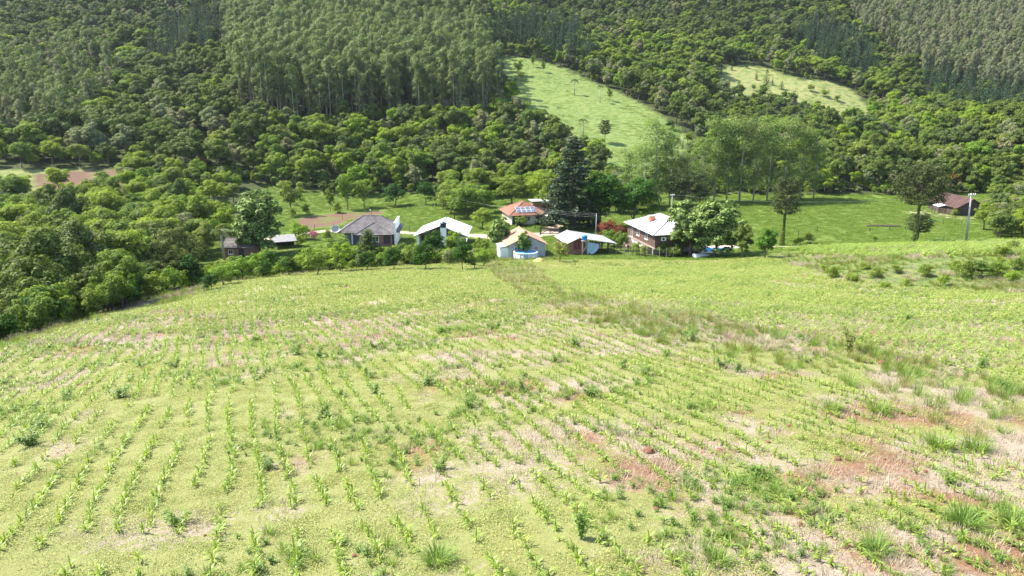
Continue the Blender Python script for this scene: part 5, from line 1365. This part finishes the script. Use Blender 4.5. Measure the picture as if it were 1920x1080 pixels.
# ---------------------------------------------------------------- small house with pale orange roof
def house_small():
    b = place(992, 483); c = (b[0]-.3, b[1]+.6, b[2]-.1); rz = R(10)
    h = thing('house', 'small gabled house with pale orange tiles behind the round pool', 'house', c, rz)
    W, D, ze, zr = 6.6, 8.2, 2.5, 4.1
    wall(h, -W/2, W/2, .2, D, -.4, 2.45, M_GREYW)
    gable_wall(h, -W/2, W/2, 0, .0, .2, -.4, 2.45, 2.45, 4.0, M_GREYW)
    gable_roof(h, W, .1, D, ze, zr, M_TILE_PALE, .5)
    wall(h, -W/2-1.6, -W/2, .3, 4.0, -.4, 1.9, M_WHITE, 'side_annex')
    m = MB(); roof_plane(m, (-W/2-1.8,4.2,1.95), (-W/2-1.8,.1,1.95), (-W/2-.02,.1,2.2), (-W/2-.02,4.2,2.2), flat=True); m.build('annex_roof', M_FIBRO, h)
    opening(h, 'f', 1.6, .05, .9, 2.0, .0, 'door', M_STONE, M_WHITE); opening(h, 'f', -1.7, .9, 1.3, 1.1, .0); opening(h, 'r', 3.0, .9, 1.2, 1.1, W/2); opening(h, 'r', 6.0, .9, 1.2, 1.1, W/2)
    for y in (.4, 2.6): MB().box(W/2+.35, W/2+.47, y, y+.12, -.3, 2.28).build('porch_post', M_BROWN, h)
house_small()
def round_pool():
    g = place(986, 486); o = thing('round_pool', 'round above-ground pool with pale wall and blue water', 'pool', (g[0], g[1]+1.9, g[2]-.12))
    r, hh = 2.05, 1.05
    wl = MB(); wl.lathe([(r+.02,0),(r+.02,hh),(r-.03,hh),(r-.03,hh-.3)], 32); wl.F = [f for f in wl.F if len(f) == 4]; wl.build('pool_wall', M_POOLB, o, True)
    wt = MB(); wt.lathe([(0.001,hh-.14),(r-.04,hh-.14)], 32); wt.F = [f for f in wt.F if len(f) == 4]; wt.F = [f[::-1] for f in wt.F]; wt.build('water', M_POOLW, o)
    rm = MB(); n = 32; rm.lathe([(r-.09,hh),(r+.12,hh),(r+.12,hh+.06),(r-.09,hh+.06),(r-.09,hh)], n); rm.F = [f for f in rm.F if len(f) == 4]; rm.build('rim', M_WHITE, o)
    for k in range(12):
        a = k*math.pi/6; MB().box(-.05,.05,-.05,.05,0,hh-.002).build('upright', M_WHITE, o, loc=((r+.075)*math.cos(a),(r+.075)*math.sin(a),0), rz=a)
    ld = MB()
    for s in (-.22, .22): ld.tube([(s,-r-.55,.0),(s,-r-.15,hh+.55),(s,-r+.2,hh+.5)], .03, 6)
    for k in range(4): ld.bar((-.22,-r-.5+.08*k,.25+.27*k),(.22,-r-.5+.08*k,.25+.27*k),.05)
    ld.build('ladder', M_DARKW, o)
round_pool()
# ---------------------------------------------------------------- low shed with blue tank, tarpaulin and carport
def shed():
    b = place(1092, 478); c = (b[0]-.6, b[1]+.5, b[2]-.1); rz = R(12)
    h = thing('shed', 'low shed with wide grey sheet roof and open carport', 'shed', c, rz)
    gable_roof(h, 0, 0, 7.6, 0, 3.25, M_FIBRO, .35, xr=-.1, flat=True, zl=2.3, zrr=1.95, wl=2.3, wr=7.0)
    wall(h, -2.2, 1.1, .3, 7.0, -.3, 2.15, M_BRICK)
    gable_wall(h, -2.25, 1.15, -.1, .1, .28, -.3, 2.2, 2.86, 3.1, M_BRICK)
    for x in (2.6, 4.4, 5.6, 6.9):
        for y in (.2, 3.4, 6.8): MB().box(x-.07, x+.07, y-.07, y+.07, -.3, 2.82-.16*(x-.9)-.02).build('post', M_DARKW, h)
    MB().bar((1.2,.2,2.58),(7.0,.2,1.72),.12).build('beam', M_DARKW, h)
    MB().box(1.5, 6.6, 6.9, 7.0, -.3, .8).build('back_panel', M_GREYW, h)
    for x in (-1.0, -.25): MB().box(x, x+.55, -.05, .09, 1.05, 2.75).build('shutter', M_RED, h)
    t = MB(); P_ = []; nn = 9
    for j in range(nn):
        for i in range(nn):
            s, q = i/(nn-1), j/(nn-1)
            x = 1.2 + 2.6*s*(1-.75*q**2) + .35*q; z = 2.5 - .14*x - q*(2.2-.3*math.sin(s*3.1)); y = -.15 - .45*q + .12*math.sin(s*9+q*3)
            P_.append((x, y, z))
    t.add(P_, [(j*nn+i, j*nn+i+1, (j+1)*nn+i+1, (j+1)*nn+i) for j in range(nn-1) for i in range(nn-1)])
    tp = t.build('tarpaulin', M_TARP, None, True, loc=c, rz=rz)
    sm = tp.modifiers.new('thickness', 'SOLIDIFY'); sm.thickness = .02
    tag(tp, 'pale blue tarpaulin hanging down the front of the low shed', 'tarpaulin')
    cs, sn = math.cos(rz), math.sin(rz)
    def wv(x, y, z): return (c[0]+x*cs-y*sn, c[1]+x*sn+y*cs, c[2]+z)
    s = thing('tank_stand', 'small wooden tank stand in front of the low shed', 'stand', wv(.78, -.75, 0), rz)
    for x in (-.45, .45):
        for y in (-.4, .4): MB().box(x-.05, x+.05, y-.05, y+.05, -.2, 2.75).build('leg', M_STONE, s)
    MB().box(-.6, .6, -.55, .55, 2.75, 2.85).build('platform', M_STONE, s); MB().bar((-.45,-.4,.6),(.45,-.4,2.3),.06).build('brace', M_STONE, s)
    water_tank('water_tank', 'bright blue water tank on the wooden stand by the shed', wv(.78, -.75, 2.85), .5, .72, M_BLUE)
shed()
# ---------------------------------------------------------------- brown house with white roof
def house_brown():
    c = place(1227, 481); rz = R(12)
    cs, sn = math.cos(rz), math.sin(rz)
    W, D = 9.4, 13.2
    o = (c[0] + cs*W/2 - sn*D/2, c[1] + sn*W/2 + cs*D/2, c[2]-.1)
    h = thing('house', 'brown timber house on a raised storey under a white hip roof', 'house', o, rz)
    zf, ze, zr = 1.7, 4.3, 6.5
    wall(h, -W/2+.02, W/2, -D/2+3.2, D/2, -.4, zf-.25, M_GREYW, 'lower_wall')
    MB().box(-W/2-.12, W/2+.12, -D/2-.12, D/2+.12, zf-.25, zf).build('floor_slab', M_STONE, h)
    wall(h, -W/2, W/2, -D/2, D/2, zf, ze, M_BROWN)
    pk = [(x, 'f') for x in np.arange(-W/2, W/2, .62)] + [(y, 'l') for y in np.arange(-D/2, D/2, .62)]
    for (q, f) in pk:
        m = MB()
        if f == 'f': m.box(q+.02, q+.60, -D/2-.035, -D/2+.0, zf+.02, ze-.05)
        else: m.box(-W/2-.035, -W/2, q+.02, q+.60, zf+.02, ze-.05)
        m.build('plank', M_BROWN, h)
    hip_roof(h, W, D, ze-.1, zr, 5.2, M_SHEET, .8, along='y', flat=True, cap=M_SEAM)
    for y in (-5.6, -3.4, -1.2, 1.0, 3.2, 5.4): MB().box(-W/2-.02, -W/2+.24, y-.12, y+.12, -.4, zf-.255).build('column', M_STONE, h)
    for x in (-2, 0.6, 3.2, 4.5): MB().box(x-.12, x+.12, -D/2, -D/2+.24, -.4, zf-.255).build('column', M_STONE, h)
    opening(h, 'l', -2.6, zf+.85, 1.2, 1.15, -W/2-.036); opening(h, 'l', 1.4, zf+.85, 1.2, 1.15, -W/2-.036); opening(h, 'l', 4.6, zf+.05, .95, 2.1, -W/2-.036, 'door', M_DARKW, M_WHITE)
    opening(h, 'f', 2.6, zf+.85, 1.4, 1.15, -D/2-.036)
    st = MB()
    for k in range(8): st.box(-W/2-1.4, -W/2-.13, 3.4+.28*k, 3.68+.28*k, -.3, .18+.19*k)
    st.build('steps', M_STONE, h)
    ch = MB().box(-3.0, -2.0, .1, 1.1, 4.4, 6.35).build('chimney', M_CHIM, h); MB().box(-3.12, -1.88, -.02, 1.22, 6.35, 6.5).build('chimney_cap', M_CONC, ch)
    ac = thing('air_conditioner', 'white air conditioner unit under the eave of the brown house', 'air conditioner', (o[0]+cs*(-3.2)-sn*(-D/2-.25), o[1]+sn*(-3.2)+cs*(-D/2-.25), o[2]+zf+1.35), rz)
    MB().box(-.45, .45, -.17, .17, 0, .62).build('casing', M_WHITE, ac); MB().lathe([(.24,0),(.24,.02)], 16).build('fan_grille', M_DARK, ac).matrix_local = __import__('mathutils').Matrix.Translation((-.1,-.172,.31)) @ __import__('mathutils').Matrix.Rotation(math.pi/2, 4, 'X')
    MB().box(-.4, .4, -.1, .19, -.06, -.003).build('bracket', M_IRON, ac)
house_brown()
def swim_pool():
    a = place(1300, 481); p = place(1388, 481); q = place(1345, 472)
    o = thing('swimming_pool', 'rectangular swimming pool with pale deck under the broad trees', 'swimming pool', (q[0]+.9, q[1]+1.5, q[2]-.02), R(3))
    w, d = 3.3, 2.0
    for (x0, x1, y0, y1) in ((-w-.0, w, -d-.9, -d), (-w, w, d, d+1.6), (-w-1.2, -w, -d-.9, d+1.6), (w, w+1.0, -d-.9, d+1.6)): MB().box(x0+.003, x1-.003, y0, y1, -.9, .12).build('deck', M_DECK, o)
    MB().box(-w, w, -d, d, -.9, -.02).build('water', M_POOLW, o)
    for k in range(7): MB().box(-w+.01+k*.94, -w+.92+k*.94, -d-.05, -d+.2, .121, .16).build('coping_slab', M_WHITE, o)
    u = thing('boat', 'upturned white dinghy lying beside the pool deck', 'boat', place(1316, 482)+np.array([0, .3, .02]), R(5))
    m = MB(); prof = []
    for i in range(9):
        t = i/8; w_ = .75*math.sin(math.pi*min(t*.75+.25, 1))**.6 if t < 1 else .05; prof.append((t*3.0-1.5, max(w_*(1-t**4), .04), .55*(1-.5*t**3)))
    V = []; F = []; n = 7
    for (x, w_, hh) in prof:
        for k in range(n): a_ = math.pi*k/(n-1); V.append((x, -w_*math.cos(a_), hh*math.sin(a_)**.8))
    for i in range(8):
        for k in range(n-1): F.append((i*n+k, i*n+k+1, (i+1)*n+k+1, (i+1)*n+k))
    F += [tuple(range(n-1, -1, -1))]
    m.add(V, F); m.build('hull', M_WHITE, u, True); MB().bar((-1.5,0,.56),(1.4,0,.3),.05).build('keel', M_GREYW, u)
swim_pool()
# ---------------------------------------------------------------- wooden barn
def barn():
    c = place(1796, 405); o = (c[0]+3.4, c[1]+7.0, c[2]-.1)
    h = thing('barn', 'weathered dark wooden barn with red-brown tiled roof on the meadow', 'barn', o, R(-2))
    W, D, ze, zr = 6.6, 13.6, 2.3, 4.3
    wall(h, -W/2+.08, W/2-.08, -D/2+.3, D/2-.1, -.3, 2.2, M_DARKW)
    gable_wall(h, -W/2+.06, W/2-.06, 0, -D/2+.1, -D/2+.3, -.3, 2.25, 2.25, 4.1, M_DARKW)
    k = 0
    for z in np.arange(-.1, 3.9, .26):
        hw = W/2 if z < 2.2 else (W/2)*(4.15-z)/(4.15-2.2)
        if hw > .4: MB().box(-hw, hw, -D/2+.05, -D/2+.098, z, z+.22).build('plank', M_BARNW, h)
        if z < 2.1: MB().box(-W/2+.03, -W/2+.078, -D/2+.1, D/2-4, z, z+.22).build('plank', M_BARNW, h)
    gable_roof(h, W, -D/2, D/2, ze, zr, M_TILE_BARN, .5)
    m = MB(); roof_plane(m, (-W/2-2.0,1.2,1.75), (-W/2-2.0,-2.2,1.75), (-W/2-.2,-2.2,2.15), (-W/2-.2,1.2,2.15), flat=True); m.build('lean_to_roof', M_SHEET, h)
    for y in (-2.0, 1.0): MB().box(-W/2-1.9, -W/2-1.78, y, y+.12, -.3, 1.75).build('post', M_BARNW, h)
    opening(h, 'f', 2.4, -.1, 1.0, 1.9, -D/2+.045, 'door', M_WHITE, M_BARNW)
    m = MB(); roof_plane(m, (1.4,-D/2-1.0,2.0), (4.2,-D/2-1.0,2.0), (4.2,-D/2+.02,2.3), (1.4,-D/2+.02,2.3), flat=True); m.build('door_canopy', M_FIBRO, h)
    f = thing('rail_fence', 'rail fence of weathered boards beside the barn lean-to', 'fence', place(1752, 398))
    g = np.array(place(1752, 398)); e = np.array(place(1778, 402))-g
    for t in (0, .33, .66, 1): MB().box(-.07,.07,-.07,.07,-.3,1.35).build('post', M_BARNW, f, loc=(e[0]*t, e[1]*t, e[2]*t))
    for z in (.4, .8, 1.2): MB().bar((0,-.09,z), (e[0], e[1]-.09, e[2]+z), .05, .16).build('rail', M_BARNW, f)
barn()
# ---------------------------------------------------------------- brick shed and lean-to roof at the palm
def shed_brick():
    c = place(450, 484, 123); h = thing('brick_shed', 'brick shed with tiled roof half hidden by the tall oval tree', 'shed', (c[0], c[1]+1.6, c[2]-.1), R(-6))
    W, D = 5.4, 3.4
    wall(h, -W/2, W/2, -D/2, D/2, -.4, 2.1, M_BRICK)
    m = MB(); roof_plane(m, (-W/2-.4,-D/2-.4,2.05), (W/2+.4,-D/2-.4,2.05), (W/2+.4,.4,3.4), (-W/2-.4,.4,3.4)); roof_plane(m, (W/2+.4,D/2+.4,2.4), (-W/2-.4,D/2+.4,2.4), (-W/2-.4,.4,3.4), (W/2+.4,.4,3.4)); m.build('roof', M_TILE_GREY, h)
    MB().tube([(-W/2-.4,.4,3.44),(W/2+.4,.4,3.44)], .1, 7).build('ridge_cap', M_TILE_GREY, h)
    opening(h, 'f', .6, -.1, 1.0, 1.9, -D/2, 'door', M_DARKW, M_BROWN); opening(h, 'f', -1.4, .8, .9, .8, -D/2)
    c = place(528, 466); h = thing('lean_to', 'low open lean-to with plain grey sheet roof beside the lawn', 'shed', (c[0], c[1]+1.5, c[2]-.1), R(24))
    m = MB(); roof_plane(m, (-2.3,-1.9,1.5), (2.3,-1.9,1.5), (2.3,1.9,2.2), (-2.3,1.9,2.2), flat=True); m.build('roof', plain('roof_sheet_old', (.19,.185,.18), .9, .2, 1.2), h)
    for (x, y) in ((-2.1,-1.7),(2.1,-1.7),(-2.1,1.7),(2.1,1.7)): MB().box(x-.06,x+.06,y-.06,y+.06,-.3,1.5 if y < 0 else 2.1).build('post', M_BROWN, h)
    MB().box(-2.1,2.1,1.72,1.8,-.3,2.0).build('back_wall', M_DARKW, h)
shed_brick()
# ---------------------------------------------------------------- car, gate, poles, fences
def car():
    g = place(1034, 411); o = thing('parked_car', 'white car parked at the end of the driveway by the big conifer', 'car', (g[0], g[1], g[2]+.0), R(6))
    prof = [(-2.0,.35),(-2.05,.75),(-1.9,.92),(-1.2,.98),(-.65,1.42),(.75,1.45),(1.5,.98),(2.0,.88),(2.05,.5),(2.0,.35)]
    b = MB(); n = len(prof); V = []
    for y, k in ((-.82,1),(-.86,0),(.86,0),(.82,1)):
        for (x, z) in prof: V.append((x, y*(1 if z < 1 else .84), z))
    F = [tuple(range(n)), tuple(range(4*n-1, 3*n-1, -1))]
    for j in range(3):
        for i in range(n): F.append((j*n+i, (j+1)*n+i, (j+1)*n+(i+1) % n, j*n+(i+1) % n))
    b.add(V, F); b.build('body', M_CAR, o)
    for s in (-1, 1):
        MB().slab([(-1.05,s*.79,1.02),(-.62,s*.735,1.36),(.02,s*.735,1.38),(.02,s*.79,1.02)][::s], .03).build('side_window', M_GLASS, o, loc=(0, s*.035, 0))
        MB().slab([(.08,s*.79,1.02),(.08,s*.735,1.38),(.70,s*.735,1.38),(1.25,s*.79,1.02)][::s], .03).build('side_window', M_GLASS, o, loc=(0, s*.035, 0))
        for x in (-1.25, 1.3):
            t = MB().lathe([(.2,-.1),(.31,-.1),(.33,0),(.31,.1),(.2,.1)], 18).build('wheel', M_TYRE, o); t.location = (x, s*.78, .32); t.rotation_euler = (math.pi/2, 0, 0)
            MB().lathe([(.2,-.09),(.2,.09)], 12).build('rim', M_ALU, t)
        MB().box(2.0, 2.07, s*.62-.16, s*.62+.16, .62, .78).build('headlight', M_LAMP, o)
    MB().slab([(1.44,-.62,1.03),(1.44,.62,1.03),(.82,.6,1.42),(.82,-.6,1.42)], .03).build('windscreen', M_GLASS, o, loc=(.02,0,.03))
car()
def gate():
    a = np.array(place(1013, 440)); b = np.array(place(1050, 441)); d = b-a; L = np.linalg.norm(d[:2])
    o = thing('wooden_gate', 'dark wooden double gate with crossed braces across the driveway', 'gate', a, math.atan2(d[1], d[0]))
    for x in (0, L): MB().box(x-.13, x+.13, -.13, .13, -.3, 1.75).build('post', M_DARKW, o)
    for s in (0, 1):
        x0, x1 = (.16, L/2-.03) if s == 0 else (L/2+.03, L-.16)
        lf = MB().box(x0, x1, -.05, .05, 1.2, 1.34).build('gate_leaf', M_BROWN, o)
        MB().box(x0, x1, -.05, .05, .2, .34).build('rail', M_BROWN, lf); MB().box(x0, x1, -.04, .04, .75, .85).build('rail', M_BROWN, lf)
        MB().box(x0, x0+.12, -.06, .06, .1, 1.45).build('stile', M_BROWN, lf); MB().box(x1-.12, x1, -.06, .06, .1, 1.45).build('stile', M_BROWN, lf)
        MB().bar((x0+.1,-.07,.3), (x1-.1,-.07,1.25), .04, .12).build('brace', M_BROWN, lf)
gate()
def pole(u, v, h, label, mat=None, d=None, arm=0, r0=.13, lean=0.0, name='utility_pole', lamp=False):
    g = place(u, v, d); o = thing(name, label, 'utility pole' if not lamp else 'street lamp', g); o.rotation_euler = (0, lean, 0)
    MB().tube([(0,0,-.6),(0,0,h)], [r0, r0*.65], 10).build('shaft', mat or M_CONC, o, True)
    if arm:
        MB().box(-arm/2, arm/2, -r0-.12, -r0*.6-.02, h-.35, h-.22).build('crossarm', M_CONC, o)
        for x in (-arm/2+.1, -arm*.18, arm*.18, arm/2-.1): MB().lathe([(.05,0),(.07,.06),(.04,.1),(.07,.16),(.03,.24)], 8, (x, -r0-.06)).build('insulator', M_WHITE, o, loc=(0,0,h-.22))
        MB().bar((0,-r0-.06,h-.75),(arm*.3,-r0-.06,h-.36),.05).build('brace', M_IRON, o)
    if lamp:
        MB().tube([(0,0,h-.05),(0,-.5,h+.12),(0,-.75,h+.1)], .03, 6).build('lamp_arm', M_IRON, o); MB().box(-.12,.12,-1.1,-.72,h+.02,h+.13).build('lamp_head', M_WHITE, o)
    return np.array([g[0]+lean*h, g[1]-r0-.06, g[2]+h])
t1 = pole(1811, 456, 8.6, 'tall concrete power pole with crossarm on the grassy bank', arm=1.3, r0=.19, lean=-.06)
t2 = pole(1258, 412, 6.2, 'concrete power pole behind the white-roofed brown house', arm=1.0, r0=.14)
t3 = pole(1117, 446, 5.2, 'thin concrete pole between the low shed and the red shrub', r0=.11)
t4 = pole(852, 412, 5.4, 'dark wooden pole in the trees behind the white gabled house', M_DARKW, r0=.12)
pole(642, 412, 3.4, 'thin dark post on the ploughed strip behind the grey house', M_DARKW, r0=.05, name='thin_post')
pole(697, 416, 2.9, 'small street lamp on a dark post behind the grey roof', M_DARKW, r0=.06, name='street_lamp', lamp=True)
pole(975, 424, 4.2, 'dark wooden post in front of the solar panels', M_DARKW, r0=.07, name='thin_post')
t5 = pole(1003, 430, 5.0, 'dark wooden pole at the corner of the solar panel house', M_DARKW, r0=.08)
def wire(a, b, label, sag=.5, r=.008):
    a = np.array(a, float); b = np.array(b, float); k = 14
    pts = [a+(b-a)*t - np.array([0,0,sag*4*t*(1-t)]) for t in np.linspace(0, 1, k+1)]
    o = MB().tube(pts, r, 4).build('power_line', M_IRON); tag(o, label, 'power line')
lft = P(930, 402, 165)
for k, dz in enumerate((0, .35, .7)):
    hgt = ('top', 'middle', 'bottom')[k]
    wire(t5-[0,0,dz], t3-[0,0,dz], hgt + ' power line between the solar house pole and the thin concrete pole', .25)
    wire(t3-[0,0,dz], t2-[0,0,dz+.2], hgt + ' power line between the thin concrete pole and the pole behind the brown house', .6)
wire(t2-[0,0,.05], t1-[0,0,.1], 'long power line from the brown house pole to the tall concrete pole', 1.6)
wire(t1-[0,0,.1], np.array([175, 150, t1[2]-1]), 'power line leaving the tall concrete pole towards the thicket', .8)
wire(t4, t5-[0,0,.1], 'power line from the dark pole in the trees to the solar house pole', .7)
def post_fence(label, uv, h, mat, wires=(), per=None, r=.06, d=None):
    pts = []
    for (a, b) in zip(uv[:-1], uv[1:]):
        p = np.array(place(*a, d)); q = np.array(place(*b, d)); n = max(int(np.linalg.norm(q-p)/per), 1) if per else 1
        for k in range(n): pts.append(p+(q-p)*k/n)
    pts.append(np.array(place(*uv[-1], d)))
    for p in pts: p[2] = Tz(p[0], p[1])
    o = thing('fence', label, 'fence', pts[0]); z = pts[0]
    for p in pts: MB().tube([(0,0,-.4),(0,0,h*rng.uniform(.9,1.1))], [r, r*.9], 6).build('post', mat, o, loc=p-z)
    for hz in wires:
        m = MB()
        for a, b in zip(pts[:-1], pts[1:]): m.bar(a-z+[0,0,hz], b-z+[0,0,hz], .015)
        m.build('wire', M_IRON, o)
post_fence('wire fence with pale posts in front of the brown house', [(1170,482),(1190,481),(1212,482),(1236,484),(1262,483)], 1.9, M_STONE, (.5, 1.0, 1.5), 1.0, .05)
post_fence('wire fence with pale posts at the low shed carport', [(1156,476),(1168,474),(1172,468)], 1.7, M_STONE, (.5, 1.2), 1.3, .05)
post_fence('short fence of dark posts around the log trough on the meadow', [(1631,434),(1668,432),(1697,430),(1732,428),(1746,420)], .8, M_DARKW, (), None, .09)
post_fence('row of dark fence posts on the meadow beside the ivy-clad araucaria', [(1497,441),(1532,434)], 1.1, M_DARKW, (.8,), None, .07)
post_fence('wooden fence posts along the dirt track behind the grey house', [(560,432),(590,430),(625,428),(660,429),(768,432),(800,430)], 1.1, M_DARKW, (.5, .9), 5, .06)
post_fence('old fence posts in front of the barn yard', [(1736,416),(1768,420),(1803,421)], 1.0, M_BARNW, (.8,), None, .07)
post_fence('white rail at the far side of the garden plot', [(765,392),(795,390),(815,388)], .7, M_WHITE, (.3, .6), 3, .05)
g = np.array(place(1656, 425)); tr = thing('log_trough', 'row of old logs lying on the meadow inside the dark posts', 'logs', g, R(-3))
for k, (x, y) in enumerate([(-2.4, 0), (0.1, .2), (2.6, .05), (-1.1, .45), (1.5, .5)]): MB().tube([(x-1.25,y,.16),(x+1.2,y+.05,.17)], .17, 8).build('log', M_BARNW, tr)

cv = thing('cistern', 'low white cistern with flat cover on the lawn between grey and white houses', 'cistern', np.array(place(757, 475)), R(4))
MB().box(-1.3, 1.3, -.7, .7, -.3, .42).build('basin', M_CONC, cv); MB().box(-1.4, 1.4, -.8, .8, .42, .52).build('cover', M_WHITE, cv); MB().box(-.2, .2, -.05, .05, .52, .60).build('handle', M_IRON, cv)
sp_ = np.array(place(1012, 491)); m = MB(); pr = [(1.15, -.1), (1.0, .12), (.72, .36), (.4, .55), (.12, .64), (.01, .65)]
m.lathe(pr, 18); V = np.array(m.V); V[:, :2] *= (1 + .16*np.sin(3*np.arctan2(V[:, 1], V[:, 0]))[:, None]); V[:, 2] *= 1 + .12*np.cos(2*np.arctan2(V[:, 1], V[:, 0])+1); m.V = [tuple(q) for q in V]
tag(m.build('sand_heap', plain('sand_ochre', (.34,.25,.09), .95, .25, 4, .4), None, True, loc=sp_), 'small heap of ochre sand in front of the round pool', 'sand heap')
# ---------------------------------------------------------------- the air between the camera and the hills
m, nt, b = new_mat('haze'); nt.nodes.remove(b)
vol = N(nt, 'ShaderNodeVolumePrincipled'); vol.inputs['Color'].default_value = (0.80, 0.88, 1.0, 1); vol.inputs['Density'].default_value = 0.00005; vol.inputs['Anisotropy'].default_value = 0.2
nt.links.new(vol.outputs[0], nt.nodes['Material Output'].inputs['Volume'])
hz = MB().box(-1250, 1250, -400, 1100, -30, 480).build('haze', m); hz['kind'] = 'stuff'
tag(hz, 'thin blue haze filling the air over the whole valley', 'haze', kind='stuff')
